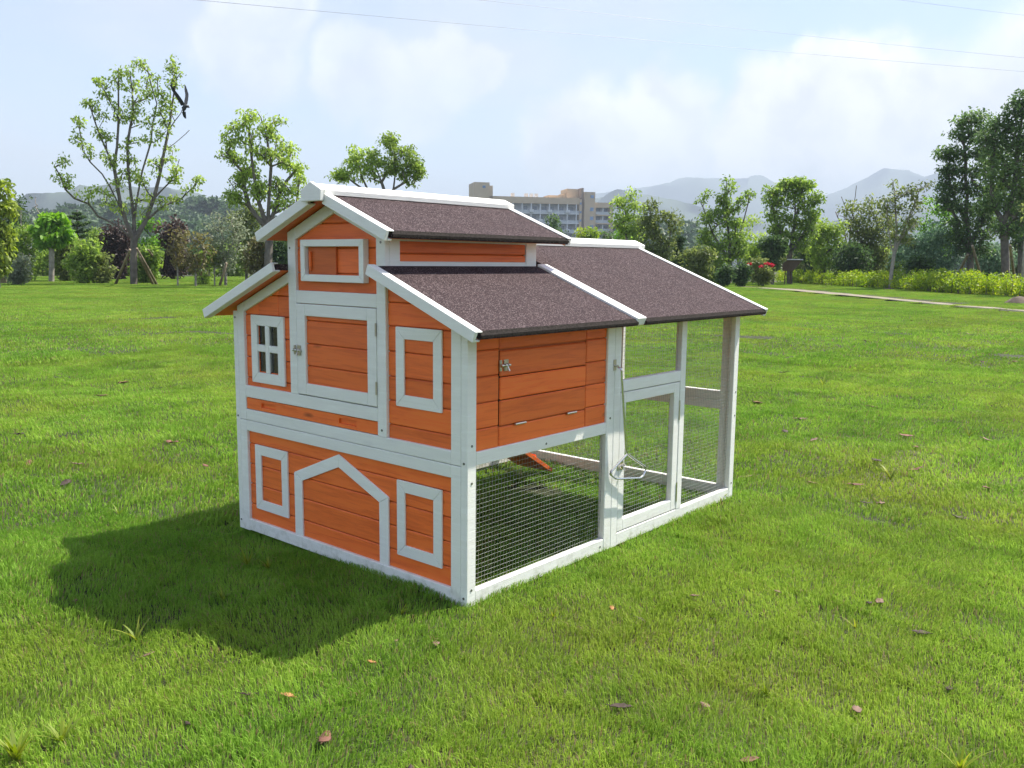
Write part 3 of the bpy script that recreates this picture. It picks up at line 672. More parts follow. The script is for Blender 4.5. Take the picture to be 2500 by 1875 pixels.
def cap(x0, x1, apex, hw, plate):
    m_ = MB()
    for flip in (False, True):
        poly = [(.7, apex), (.7 - hw, apex - hw * SL * 1.05), (.7 - hw + .002, apex - hw * SL * 1.05 - .019), (.7, apex - .021)]
        m_.prism(mir(poly) if flip else poly, x0 + (.0185 if plate else 0), x1)
    ob = m_.build('ridge_cap', 'white_paint', coop, .0015)
    if plate:
        wprism('cap_end', [(.7, apex + .005), (.7 - hw, apex - hw * SL), (.7 - hw + .003, apex - .066), (.7 + hw - .003, apex - .066), (.7 + hw, apex - hw * SL)], x0, x0 + .018, parent=ob)
cap(-.102, .980, 1.459, .060, True)
cap(.985, 2.085, 1.302, .064, False)

# wire mesh ---------------------------------------------
def wires(name, a0, a1, z0, z1, c, axis, parent=coop, pitch=.0168, r=.00055, poly=None, seed=0):
    rng = np.random.default_rng(seed); V = []; F = []
    wob = lambda a, z: c + .004 * math.sin(a * 9 + seed) * math.sin(z * 8 + seed * 2)
    def seg(p, q):
        p = np.array(p); q = np.array(q); d = q - p; d /= np.linalg.norm(d); u = np.cross(d, [.3, .5, .81]); u /= np.linalg.norm(u); w = np.cross(d, u); b = len(V)
        for e in (p, q):
            for k in range(3): a = 2.0944 * k; V.append(tuple(e + (u * math.cos(a) + w * math.sin(a)) * r))
        for k in range(3): F.append((b + k, b + (k + 1) % 3, b + 3 + (k + 1) % 3, b + 3 + k))
    P = (lambda a, z: (a, wob(a, z), z)) if axis == 'y' else (lambda a, z: (wob(a, z), a, z))
    na = int((a1 - a0) / pitch); nz = int((z1 - z0) / pitch); ns = 4
    top = poly or (lambda a: z1)
    for i in range(na + 1):
        a = a0 + (i + .4) * pitch
        if a > a1: continue
        zt = min(z1, top(a)); zz = np.linspace(z0, zt, ns + 1); ja = rng.uniform(-.001, .001)
        for k in range(ns): seg(P(a + ja, zz[k]), P(a + ja, zz[k + 1]))
    for j in range(nz + 1):
        z = z0 + (j + .4) * pitch
        if z > z1: continue
        aa = np.linspace(a0, a1, ns + 1); jz = rng.uniform(-.001, .001)
        for k in range(ns):
            am = (aa[k] + aa[k + 1]) / 2
            if z < top(am): seg(P(aa[k], z + jz), P(aa[k + 1], z + jz))
    ob = np_mesh(name, V, F, 'galvanised_wire', parent); ob['kind'] = 'stuff'; return ob
for s, c in ((0, .020), (1, W - .020)):
    wires('wire_mesh', .040, .826, .035, .495, c, 'y', seed=1 + s)
    wires('wire_mesh', .915, 1.416, .690, .930, c, 'y', seed=3 + s)
    wires('wire_mesh', 1.450, 1.940, .035, .930, c, 'y', seed=5 + s)
wires('wire_mesh', .915, 1.416, .035, .655, W - .020, 'y', seed=8)
wires('wire_mesh', .07, W - .07, .04, 1.22, 1.962, 'x', poly=lambda a: zu(a) - .03, seed=9)
# run door
rdoor = part('run_door', 'white_paint', lambda m_: (m_.box(.924, .967, .002, .0285, .050, .6455), m_.box(1.363, 1.4085, .002, .0285, .050, .6455), m_.box(.9672, 1.3628, .0023, .028, .050, .098), m_.box(.9672, 1.3628, .0023, .028, .600, .6455)))
wires('wire_mesh', .962, 1.368, .09, .605, .024, 'y', rdoor, seed=7)
latch(rdoor, (.925, .002, .337), 'x')
for z in (.515, .13): part('hinge', 'nickel', lambda m_: m_.tube([(1.4095, .0005, z - .045), (1.4095, .0005, z + .045)], .0038, 8), rdoor, 0)
# pull rod with a triangular grip
def pullrod(m_):
    y = -.034
    def rnd(pts, n=6):
        out = [pts[0]]
        for a, b, c in zip(pts[:-2], pts[1:-1], pts[2:]):
            a, b, c = Vector(a), Vector(b), Vector(c); r = min((a - b).length, (c - b).length) * .42; p0 = b + (a - b).normalized() * r; p1 = b + (c - b).normalized() * r
            for k in range(n + 1): t = k / n; out.append(tuple(p0 * (1 - t) ** 2 + b * 2 * t * (1 - t) + p1 * t * t))
        return out + [pts[-1]]
    m_.tube(rnd([(.872, -.014, .760), (.876, -.03, .752), (.921, y, .400), (.975, y, .366), (1.088, y, .305), (1.050, y, .268), (.850, y, .300), (.800, y, .332), (.922, y - .003, .391)]), .0048, 8)
part('pull_rod', 'steel_rod', pullrod, bevel=0)
part('rod_eye', 'nickel', lambda m_: (m_.box(.861, .880, -.0025, -.0002, .745, .790), m_.tube([(.870, -.002, .764), (.870, -.018, .764)], .005, 8)), bevel=0)
# screw heads
def screws(pts, name='screw'):
    for (x, y, z, ax) in pts:
        m_ = MB(); d = (-.0016, 0, 0) if ax == 'x' else (0, -.0016, 0)
        m_.tube([(x, y, z), (x + d[0], y + d[1], z + d[2])], .0046, 8); m_.build(name, 'screw_zinc', coop)
screws([(-.0, .0155, .5, 'x'), (0, .0155, .022, 'x'), (0, W - .0155, .93, 'x'), (0, W - .0155, .5, 'x'), (0, W - .0155, .03, 'x'), (-.0005, .43, 1.245, 'x'), (-.0005, .976, 1.225, 'x'), (-.0005, .433, .56, 'x'),
        (.022, 0, .56, 'y'), (.022, 0, .43, 'y'), (.022, 0, .05, 'y'), (.022, 0, .925, 'y'), (.848, 0, .55, 'y'), (.8, .0015, .015, 'y'), (1.965, 0, .42, 'y'), (1.965, 0, .54, 'y'), (1.96, 0, .07, 'y'), (.43, .0015, .507, 'y')])


# ------------------------------------------------------------------ trees and shrubs
def leaves_np(cs, rng, n, rc, l, droop, flat=.7):
    """n rhombic leaves round each cluster centre"""
    cs = np.repeat(np.asarray(cs), n, axis=0); m_ = len(cs)
    d = rng.normal(0, 1, (m_, 3)); d /= np.linalg.norm(d, axis=1)[:, None]; rr = rc * rng.uniform(.15, 1, m_) ** .6
    p_ = cs + d * rr[:, None] * np.array([1, 1, flat])
    ax = d * .8 + rng.normal(0, .7, (m_, 3)); ax[:, 2] -= droop; ax /= np.linalg.norm(ax, axis=1)[:, None]
    sd = np.cross(ax, rng.normal(0, 1, (m_, 3)) + [0, 0, .8]); sd /= np.linalg.norm(sd, axis=1)[:, None] + 1e-9
    ll = l * rng.uniform(.6, 1.25, m_)[:, None]
    a = p_ - ax * ll * .5; c = p_ + ax * ll * .5; b = p_ + sd * ll * .24; e = p_ - sd * ll * .24
    V = np.stack([a, b, c, e], 1).reshape(-1, 3); F = np.arange(m_ * 4).reshape(-1, 4)
    return V, F, rng.uniform(0, 1, m_)
class Skel:
    def __init__(s, base, r0): s.p = [np.array(base, float)]; s.par = [-1]; s.tip = []; s.r0 = r0
    def grow(s, i, q, jit, rng, step=.45, up=.12):
        q = np.array(q, float); p0 = s.p[i]; d = q - p0; L_ = np.linalg.norm(d); k = max(1, int(L_ / step)); j = i
        for t in range(1, k + 1):
            f = t / k; pt = p0 + d * f
            if t < k: pt = pt + rng.normal(0, jit * L_ * .25, 3) + np.array([0, 0, -up * L_ * math.sin(math.pi * f) * .5])
            s.p.append(pt); s.par.append(j); j = len(s.p) - 1
        return j
    def attach(s, c, jit, rng, step, up):
        P = np.array(s.p); dist = np.linalg.norm(P - c, axis=1); pen = np.where(P[:, 2] > c[2] - .15 * dist, dist * 1.5, 0)
        order = dist + pen; order[0] += 100
        return s.grow(int(np.argmin(order)), c, jit, rng, step, up)
    def radii(s, tip=.008, e=2.05):
        n = len(s.p); acc = np.zeros(n); ch = np.zeros(n, int)
        for i in range(1, n): ch[s.par[i]] += 1
        r = np.zeros(n)
        for i in range(n - 1, -1, -1):
            r[i] = (acc[i] if ch[i] else tip ** e) ** (1 / e)
            if s.par[i] >= 0: acc[s.par[i]] += r[i] ** e
        return np.minimum(r * (s.r0 / max(r[0], 1e-6)) if r[0] > s.r0 or True else r, s.r0)
    def mesh(s, name, mat, parent, rmin=.006, n=5):
        r = np.maximum(s.radii(), rmin); V = []; F = []
        for i in range(1, len(s.p)):
            a, b = s.p[s.par[i]], s.p[i]; d = b - a; L_ = np.linalg.norm(d)
            if L_ < 1e-5: continue
            d = d / L_; u = np.cross(d, [.31, .12, .94] if abs(d[2]) < .9 else [1, 0, 0]); u /= np.linalg.norm(u); w = np.cross(d, u); o = len(V)
            ra = min(r[s.par[i]], r[i] * 1.5)
            for q, rr in ((a - d * ra * .3, ra), (b, r[i])):
                for k in range(n): g = 2 * math.pi * k / n; V.append(q + (u * math.cos(g) + w * math.sin(g)) * rr)
            for k in range(n): F.append((o + k, o + (k + 1) % n, o + n + (k + 1) % n, o + n + k))
        ob = np_mesh(name, V, F, mat, parent)
        for p_ in ob.data.polygons: p_.use_smooth = True
        return ob
TREES = []
def tree(name, label, cat, u, v, d=None, trunk=None, tw=8, limbs=(), clumps=(), leaf='leaf_green', bark='bark', per=28, rc=.32, l=.16, nc=3, seed=0, depth=1.0, droop=.5, step=.45, up=.12, group=None, thin=1.0, flat=.7, tipr=.006):
    """u, v: photograph pixel of the foot; clumps: (u, v, ru, rv[, count]) in pixels of the photograph at the tree's own distance"""
    rng = np.random.default_rng(seed + int(abs(u) + 1000 * (u < 0))); d = d or gdist(u, v)
    k = d / FPX; base = gpt(u, v) if d is None else at(u, v, d); bz = float(hgt(base[0], base[1])) - .03; base = np.array([base[0], base[1], bz])
    fw = np.array([ray(u, v)[0], ray(u, v)[1], 0]); fw /= np.linalg.norm(fw)
    root = empty(name, base); tag(root, label, cat, group)
    sk = Skel(base * 0, tw * k / 2)
    def W_(uu, vv, off=0.0):
        q = at(uu, vv, d) + fw * off; return q - base
    ends = {0: 0}; j = 0
    for (a, b) in (trunk or []): j = sk.grow(j, W_(a, b), .02, rng, 1.0, 0)
    fork = j
    for lm in limbs:
        dz = rng.uniform(-1, 1) * depth * .35 * len(lm) * 12 * k; P = np.array(sk.p); q0 = W_(*lm[0]); i0 = int(np.argmin(np.linalg.norm((P - q0) * [1, 1, 1], axis=1))); j = i0
        off0 = float(np.dot(sk.p[i0], fw) - np.dot(q0, fw))
        for t, q in enumerate(lm[1:]): j = sk.grow(j, W_(*q, off0 + dz * (t + 1) / len(lm)), .06, rng, step, 0)
    cs = []
    for c in clumps:
        n = c[4] if len(c) > 4 else nc
        for _ in range(n):
            g = rng.normal(0, 1, 3); g /= np.linalg.norm(g); g *= rng.uniform(0, 1) ** .45
            base_off = 0.0
            if limbs:
                P = np.array(sk.p); q0 = W_(c[0], c[1]); lat = P - np.outer(P @ fw, fw); i0 = int(np.argmin(np.linalg.norm(lat - (q0 - np.dot(q0, fw) * fw), axis=1))); base_off = float(np.dot(P[i0], fw))
            cs.append(W_(c[0] + g[0] * c[2], c[1] + g[1] * c[3], base_off + g[2] * depth * (c[2] + c[3]) * .5 * k))
    cs = [c for c in cs if c[2] > .05]
    ctr = sk.p[fork]; cs.sort(key=lambda c: np.linalg.norm(c - ctr))
    for c in cs: sk.attach(c, .07, rng, step, up)
    sk.mesh('trunk', bark, root, tipr)
    if per > 0 and cs:
        V, F, R_ = leaves_np(cs, rng, per, rc, l, droop, flat); V[:, 2] = np.maximum(V[:, 2], .02)
        np_mesh('crown', V, F, leaf, root, R_)
    return root
def c5(x, y): return (x * .36166, 100 + y * .36166)
def c6(x, y): return (700 + x * .36166, 300 + y * .36166)
def cl(f, rows): return [(*f(a, b), c * .36166, e * .36166) for (a, b, c, e) in rows]
def lm(f, rows): return [[f(*q) for q in r] for r in rows]
tree('broadleaf_tree', 'tall open tree with spreading bare limbs and sparse tufts, propped by poles', 'tree', 327, 693, trunk=[(327, 650), (327, 605), (328, 585)], tw=16,
     limbs=lm(c5, [[(885, 1340), (780, 1240), (660, 1180), (600, 1100), (500, 1060), (440, 1000), (400, 900), (370, 850)], [(890, 1340), (850, 1220), (800, 1100), (740, 980), (690, 900), (610, 820), (560, 740), (540, 600), (520, 560)],
                   [(850, 1220), (810, 1080), (790, 960), (770, 850), (790, 720), (800, 560), (800, 400), (800, 180)], [(770, 850), (720, 740), (660, 600), (620, 480), (600, 400)],
                   [(905, 1330), (905, 1200), (930, 1040), (960, 880), (990, 780), (1020, 680), (1030, 560), (1060, 420), (1010, 250), (990, 140)], [(905, 1200), (880, 1000), (865, 850), (860, 700), (900, 480), (880, 230)],
                   [(920, 1340), (980, 1220), (1040, 1060), (1080, 900), (1110, 740), (1140, 600), (1160, 450), (1180, 320), (1160, 170)], [(1140, 600), (1180, 540), (1220, 490), (1250, 420), (1255, 310)],
                   [(980, 1220), (1080, 1130), (1140, 1100), (1230, 1060), (1300, 990), (1345, 940)], [(1040, 1060), (1100, 1000), (1150, 950), (1190, 870), (1210, 800)], [(1110, 740), (1180, 690), (1250, 630), (1280, 600)]]),
     clumps=cl(c5, [(430, 830, 50, 50), (440, 920, 50, 40), (480, 970, 40, 30), (540, 560, 45, 30), (560, 680, 60, 50), (580, 740, 50, 60), (600, 420, 40, 40), (660, 480, 60, 60), (650, 600, 70, 60), (720, 640, 60, 50), (700, 760, 90, 60), (740, 830, 80, 50), (660, 270, 30, 20),
                    (720, 330, 50, 60), (760, 420, 60, 60), (790, 500, 60, 50), (800, 200, 40, 50), (800, 300, 50, 60), (870, 220, 40, 40), (880, 300, 50, 50), (860, 520, 60, 50), (900, 420, 60, 50), (960, 150, 60, 40), (1000, 220, 70, 60), (960, 380, 70, 60), (1040, 280, 70, 60), (1060, 360, 60, 50),
                    (950, 480, 70, 50), (1000, 560, 60, 60), (990, 660, 60, 60), (1080, 480, 60, 50), (1160, 160, 50, 40), (1170, 220, 50, 50), (1190, 280, 50, 40), (1140, 400, 50, 50), (1130, 480, 60, 50), (1120, 540, 50, 40), (1080, 620, 60, 50), (870, 690, 50, 40), (880, 800, 60, 40), (900, 920, 60, 50),
                    (1000, 930, 70, 50), (1080, 800, 70, 60), (1100, 880, 80, 50), (1160, 770, 60, 50), (1200, 860, 50, 40), (1170, 950, 40, 30), (1280, 1000, 50, 30), (1335, 940, 20, 20), (1180, 1060, 40, 30), (560, 1050, 70, 50), (650, 1010, 50, 40), (740, 1080, 70, 60), (820, 1120, 80, 60), (950, 1100, 80, 80),
                    (1010, 1040, 50, 50), (800, 960, 70, 50), (860, 880, 50, 40), (1080, 1100, 50, 40)]), per=24, rc=.24, l=.125, nc=4, leaf='leaf_light', droop=.9)
tree('broadleaf_tree', 'tall tree with rounded leafy crown rising beside the coop roof peak', 'tree', 655, 690, d=28.5, trunk=[(655, 640), (657, 590), (655, 560)], tw=19,
     limbs=lm(c5, [[(1810, 1270), (1750, 1100), (1720, 950), (1700, 800), (1680, 600)], [(1830, 1250), (1820, 1000), (1830, 850), (1800, 650), (1760, 520)], [(1800, 1270), (1730, 1180), (1680, 1110), (1650, 1000), (1640, 880)], [(1840, 1250), (1880, 1050), (1930, 950), (1990, 880)], [(1680, 1110), (1600, 1020), (1540, 930)]]),
     clumps=cl(c5, [(1700, 510, 90, 50), (1620, 590, 80, 60), (1560, 690, 80, 60), (1540, 760, 60, 50), (1640, 700, 90, 70), (1740, 620, 100, 80), (1850, 560, 80, 60), (1880, 680, 100, 80), (1940, 740, 60, 60), (1760, 760, 90, 60), (1850, 800, 90, 60), (1930, 820, 60, 50), (1690, 860, 60, 50), (2000, 870, 60, 50), (2010, 930, 70, 50),
                    (1600, 800, 60, 40), (1620, 950, 50, 40), (1640, 900, 40, 40), (1730, 950, 60, 60), (1760, 1010, 50, 50), (1880, 960, 70, 50), (1930, 1000, 80, 60), (1980, 1040, 70, 60), (1560, 1040, 40, 25), (1590, 1070, 40, 25), (1900, 1110, 60, 40), (1720, 1020, 40, 40)]), per=27, rc=.27, l=.125, nc=8, droop=.8, seed=3, leaf='leaf_light')
tree('broadleaf_tree', 'light green tree with two crown lobes showing above the coop ridge', 'tree', 924, 690, d=31, trunk=[(924, 620), (924, 560)], tw=11,
     limbs=lm(c6, [[(620, 720), (560, 480), (500, 350), (480, 230)], [(620, 720), (720, 450), (735, 320), (730, 180), (700, 100)], [(640, 500), (640, 400), (600, 300)], [(720, 450), (800, 400), (880, 330)], [(560, 480), (450, 400), (370, 350)]]),
     clumps=cl(c6, [(480, 210, 70, 50), (560, 220, 80, 60), (600, 260, 60, 60), (440, 280, 80, 60), (350, 340, 60, 40), (380, 370, 50, 30), (500, 330, 80, 60), (580, 340, 60, 50), (690, 100, 50, 35), (690, 150, 50, 40), (720, 220, 90, 50), (790, 200, 60, 40), (680, 280, 60, 50), (770, 300, 80, 60), (850, 270, 60, 50), (890, 330, 40, 40), (830, 370, 60, 50), (700, 340, 50, 40), (860, 300, 50, 50)]),
     per=28, rc=.26, l=.125, nc=10, leaf='leaf_light', droop=.6, seed=5)
def auto(name, label, u, v, vtop, w, d=None, fork=.35, tw=6, leaf='leaf_green', n=26, per=26, rc=.35, l=.16, seed=0, bark='bark', cat=None, lo=.3, tap=0.0, **kw):
    """tree or bush with a crown of n clumps in an egg between the fork and the top"""
    rng = np.random.default_rng(int(abs(u) * 7 + seed)); H = v - vtop; clumps = []
    for i in range(n):
        t = rng.uniform(0, 1) ** .8; vv = vtop + H * (1 - lo) * t; prof = math.sin(math.pi * min(1, (.18 + .82 * t) * (1 - tap * .3))) ** .6 if tap <= 0 else (1 - (1 - t)) ** .9
        a = rng.uniform(0, 6.283); r = rng.uniform(0, 1) ** .5
        clumps.append((u + math.cos(a) * r * w * .5 * prof, vv, w * .07 + 2, H * .035 + 2, 2))
    trunk = [(u, v - H * fork * .5), (u + rng.uniform(-2, 2), v - H * fork)] if fork > .05 else [(u, v - 3)]
    return tree(name, label, cat or name.split('_')[-1], u, v, d, trunk, tw, (), clumps, leaf, bark, per, rc, l, 2, seed, **kw)
# ---- left side, from the edge of the photograph to the coop
auto('bamboo', 'yellow green bamboo clump cut by the left edge of the picture', -2, 691, 452, 66, d=29, fork=.1, tw=5, leaf='leaf_bamboo', n=52, per=26, rc=.26, l=.19, lo=.08, bark='bark_pale', droop=1.0)
auto('shrub', 'dark green shrub between the bamboo and the round headed tree', 50, 684, 552, 82, d=36, fork=.1, leaf='leaf_green', n=40, per=30, rc=.4, lo=.05)
auto('shrub', 'low pale leafed bush at the foot of the dark green shrub', 44, 688, 622, 64, d=32, fork=.06, leaf='leaf_grey', n=26, per=24, rc=.3, l=.12, lo=.05)
auto('tree', 'bare grey tree with thin leafless limbs behind the bamboo', 72, 680, 478, 60, d=44, fork=.35, leaf='leaf_grey', n=20, per=0, bark='bark_pale', tw=5)
auto('shrub', 'dark crown peeping out behind the top of the bamboo', 36, 680, 478, 34, d=46, fork=.3, leaf='leaf_dark', n=16, per=40, rc=.5, lo=.55)
tree('round_headed_tree', 'small tree with a bright green mop head on a straight grey trunk', 'tree', 126, 686, trunk=[(126.5, 640), (127, 605)], tw=12, leaf='leaf_bright', per=60, rc=.3, l=.26, nc=3, droop=.8, bark='bark_pale', seed=4,
     clumps=[(127, 560, 40, 26), (127, 545, 30, 16), (105, 562, 20, 20), (150, 562, 20, 20), (95, 572, 14, 16), (160, 570, 14, 14), (127, 585, 30, 16), (110, 590, 16, 10), (146, 588, 16, 10), (140, 540, 16, 10), (115, 538, 16, 10)])
auto('shrub', 'green bush right behind the mop headed tree', 165, 684, 590, 60, d=36, fork=.1, leaf='leaf_olive', n=28, per=30, rc=.35, lo=.05)
auto('shrub', 'leafy shrub below the tiered conifer', 205, 688, 596, 62, d=33, fork=.08, leaf='leaf_green', n=34, per=30, rc=.34, l=.15, lo=.04)
auto('shrub', 'yellowish bush beside the left prop of the open tree', 250, 688, 628, 58, d=33, fork=.08, leaf='leaf_olive', n=26, per=26, rc=.3, l=.13, lo=.04)
auto('shrub', 'deep green bush filling the gap left of the open tree', 232, 684, 560, 56, d=42, fork=.1, leaf='leaf_green', n=30, per=30, rc=.42, lo=.05)
auto('purple_leaf_tree', 'dark purple tree directly behind the trunk of the open tree', 287, 684, 548, 62, d=38, fork=.2, leaf='leaf_purple', n=40, per=44, rc=.4, lo=.1, cat='tree')
auto('shrub', 'bright yellow green tree just right of the open tree trunk', 366, 684, 540, 54, d=40, fork=.15, leaf='leaf_bright', n=34, per=34, rc=.42, lo=.1, cat='tree')
auto('shrub', 'leafy green bush behind the right prop of the open tree', 356, 688, 610, 62, d=33, fork=.08, leaf='leaf_green', n=30, per=30, rc=.32, lo=.04)
auto('purple_leaf_tree', 'broad dark purple tree between open tree and pale thin trees', 424, 684, 538, 72, d=38, fork=.2, leaf='leaf_purple', n=44, per=44, rc=.42, lo=.1, cat='tree')
auto('sapling', 'slim pale stemmed sapling before the broad purple tree', 434, 696, 560, 46, d=30, fork=.4, tw=4, leaf='leaf_rust', n=16, per=16, rc=.26, l=.12, lo=.35, bark='bark_pale')
auto('sapling', 'rusty leafed sapling with two pale stems', 478, 698, 575, 70, d=29.5, fork=.35, tw=5, leaf='leaf_rust', n=30, per=12, rc=.3, l=.12, lo=.3, bark='bark_pale')
auto('shrub', 'green bush between the rusty sapling and the grey tree', 500, 696, 610, 40, d=31, fork=.1, leaf='leaf_green', n=20, per=24, rc=.28, l=.12, lo=.05)
auto('sapling', 'small leaning white stemmed sapling left of the grey tree', 524, 697, 600, 30, d=30, fork=.45, tw=3.5, leaf='leaf_olive', n=10, per=16, rc=.22, l=.11, lo=.45, bark='bark_pale')
auto('tree', 'pale grey thinly leafed tree held by a crossed pole', 551, 696, 524, 96, d=30, fork=.3, tw=7, leaf='leaf_grey', n=54, per=16, rc=.34, l=.11, lo=.25, bark='bark_pale')
auto('tree', 'dark green slanting tree left of the coop roof', 602, 690, 500, 70, d=36, fork=.3, tw=7, leaf='leaf_olive', n=40, per=26, rc=.36, lo=.2)
auto('shrub', 'rusty brown bush close to the left eave of the coop', 628, 692, 575, 60, d=34, fork=.15, leaf='leaf_rust', n=30, per=26, rc=.34, lo=.08, bark='bark_pale')
auto('shrub', 'dark bush seen between the two left roofs of the coop', 690, 690, 580, 84, d=34, fork=.1, leaf='leaf_dark', n=36, per=36, rc=.4, lo=.05)
auto('shrub', 'low green thicket filling the gap right of the broad purple tree', 560, 684, 600, 120, d=44, fork=.05, leaf='leaf_green', n=44, per=34, rc=.5, l=.2, lo=.05)
auto('shrub', 'low green thicket behind the mop headed tree trunk', 110, 682, 615, 130, d=46, fork=.05, leaf='leaf_green', n=44, per=34, rc=.5, l=.2, lo=.05)
auto('shrub', 'long green thicket behind the open tree', 310, 682, 610, 180, d=46, fork=.05, leaf='leaf_green', n=60, per=34, rc=.5, l=.2, lo=.05)
auto('shrub', 'dark thicket behind the purple trees', 440, 682, 600, 130, d=48, fork=.05, leaf='leaf_dark', n=50, per=34, rc=.5, l=.2, lo=.05)
def norfolk():
    d = 40; u, vb = 188, 686; k = d / FPX; base = at(u, vb, d); base[2] = -.02; root = empty('tiered_conifer', base); tag(root, 'dark tiered conifer with flat branch whorls above the shrubs', 'conifer')
    rng = np.random.default_rng(5); m_ = MB(); top = at(u, 511, d) - base
    m_.tube([(0, 0, 0), tuple(top * .5), tuple(top)], [.11, .07, .015], 6); m_.build('trunk', 'bark', root)
    V = []; F = []; R_ = []
    for vv, r in ((516, 8), (527, 17), (544, 25), (560, 27), (574, 23), (592, 26), (610, 26)):
        c = at(u, vv + 4, d) - base; R0 = r * k
        for i in range(9):
            a = i * .698 + rng.uniform(-.2, .2); cs = []
            for t in np.linspace(.15, 1, 8): cs.append(c + np.array([math.cos(a) * R0 * t, math.sin(a) * R0 * t, .10 * R0 * t * t * 3 - .05]))
            v, f, rr = leaves_np(cs, rng, 9, .07, .12, -.2, .4); F.append(f + len(V) * 0 + sum(len(x) for x in V)); V.append(v); R_.append(rr)
    np_mesh('crown', np.concatenate(V), np.concatenate(F), 'leaf_dark', root, np.concatenate(R_))
norfolk()
# ---- right side
def c7(x, y): return (1450 + x * .2486, 350 + y * .2486)
auto('broadleaf_tree', 'light green narrow topped tree just right of the apartment block', 1535, 690, 470, 76, d=40, fork=.3, tw=8, leaf='leaf_light', n=46, per=32, rc=.36, lo=.25)
auto('broadleaf_tree', 'fuller olive green tree right of the narrow topped tree', 1602, 690, 492, 112, d=38, fork=.25, tw=8, leaf='leaf_olive', n=60, per=32, rc=.38, lo=.15)
auto('shrub', 'bright bush at the foot of the narrow topped tree', 1520, 690, 566, 44, d=44, fork=.1, leaf='leaf_bright', n=20, per=34, rc=.4, lo=.2)
auto('shrub', 'golden yellow shrub in front of the apartment block', 1428, 690, 558, 66, d=60, fork=.2, leaf='leaf_yellow', n=26, per=36, rc=.5, l=.22, lo=.4)
auto('shrub', 'small dark shrub right of the golden shrub', 1478, 690, 566, 34, d=62, fork=.2, leaf='leaf_dark', n=16, per=36, rc=.5, l=.22, lo=.4)
auto('conifer', 'small dark tree in front of the balconies', 1348, 690, 528, 60, d=66, fork=.3, leaf='leaf_dark', n=24, per=36, rc=.5, l=.22, lo=.45, cat='tree')
auto('conifer', 'little cone shaped conifer between the olive tree and the propped tree', 1657, 690, 580, 44, d=40, fork=.05, leaf='leaf_dark', n=30, per=34, rc=.28, lo=.05, tap=1)
tree('broadleaf_tree', 'propped tree with wispy feathered top behind the run roof', 'tree', 1780, 691, trunk=[(1780, 660), (1781, 635)], tw=12, seed=2, depth=.9,
     limbs=[[(1781, 640), (1760, 605), (1740, 570), (1725, 530)], [(1781, 640), (1782, 590), (1775, 540), (1765, 490), (1775, 440)], [(1781, 640), (1800, 590), (1815, 540)], [(1815, 540), (1828, 490), (1836, 468)], [(1725, 530), (1716, 505), (1722, 470)]],
     clumps=[(1765, 490, 14, 10), (1745, 515, 22, 14), (1785, 515, 22, 14), (1725, 535, 20, 14), (1765, 540, 30, 18), (1800, 545, 20, 16), (1735, 570, 26, 18), (1780, 575, 30, 20), (1808, 580, 20, 18), (1720, 590, 18, 14), (1760, 605, 28, 16), (1800, 610, 22, 16), (1745, 625, 20, 12), (1785, 630, 20, 12),
             (1775, 445, 5, 12, 2), (1785, 455, 8, 6, 2), (1778, 470, 8, 8, 2), (1722, 475, 8, 5, 2), (1712, 490, 8, 6, 2), (1830, 478, 9, 8, 3), (1815, 492, 10, 6, 2), (1800, 490, 8, 6, 2)], per=34, rc=.36, l=.16, nc=9, leaf='leaf_green')
auto('broadleaf_tree', 'pale green tree right behind the propped tree', 1838, 690, 530, 84, d=42, fork=.25, leaf='leaf_light', n=46, per=30, rc=.42, lo=.12)
auto('shrub', 'dark shrub left of the propped tree', 1700, 690, 606, 84, d=36, fork=.06, leaf='leaf_olive', n=36, per=34, rc=.36, lo=.04)
auto('shrub', 'nearly black clipped bush at the foot of the propped tree', 1768, 692, 652, 36, d=34.5, fork=.06, leaf='leaf_dark', n=20, per=40, rc=.26, l=.13, lo=.04)
auto('shrub', 'dark clipped bush right of the propped tree trunk', 1812, 692, 648, 40, d=35, fork=.06, leaf='leaf_dark', n=22, per=40, rc=.26, l=.13, lo=.04)
auto('shrub', 'upright dark bush standing left of the clipped bushes', 1690, 690, 612, 30, d=37, fork=.06, leaf='leaf_dark', n=22, per=36, rc=.3, lo=.04)
auto('shrub', 'olive bush just left of the fan shaped shrub', 1740, 690, 630, 60, d=40, fork=.06, leaf='leaf_green', n=26, per=36, rc=.36, lo=.04)
auto('shrub', 'dark fan shaped shrub on a short stem beside the red flowers', 1886, 688, 585, 52, d=38, fork=.35, tw=8, leaf='leaf_dark', n=30, per=40, rc=.3, lo=.35)
fl = auto('shrub', 'flowering bush with red blooms before the fan shaped shrub', 1862, 692, 636, 66, d=36, fork=.06, leaf='leaf_olive', n=30, per=28, rc=.26, l=.12, lo=.04)
tree('broadleaf_tree', 'large spreading tree behind the brown notice board', 'tree', 1928, 690, d=40, trunk=[(1927, 650), (1928, 615)], tw=13, seed=6,
     limbs=[[(1928, 615), (1912, 585), (1900, 550), (1895, 500)], [(1928, 615), (1935, 580), (1940, 540), (1940, 480)], [(1928, 615), (1950, 585), (1975, 550), (1985, 520)], [(1940, 540), (1955, 480), (1962, 450)]],
     clumps=[(1890, 470, 20, 14), (1885, 495, 18, 16), (1910, 455, 12, 8), (1925, 450, 12, 10), (1955, 445, 16, 8), (1970, 452, 10, 8), (1950, 470, 20, 12), (1920, 490, 26, 18), (1960, 500, 26, 18), (1995, 485, 14, 14), (1890, 530, 18, 16), (1915, 535, 26, 20), (1950, 540, 26, 20), (1985, 530, 22, 20), (1885, 560, 16, 16), (1910, 575, 24, 16), (1945, 575, 26, 16), (1975, 565, 22, 16), (1900, 600, 18, 10), (1960, 600, 22, 12)], per=36, rc=.36, l=.16, nc=9)
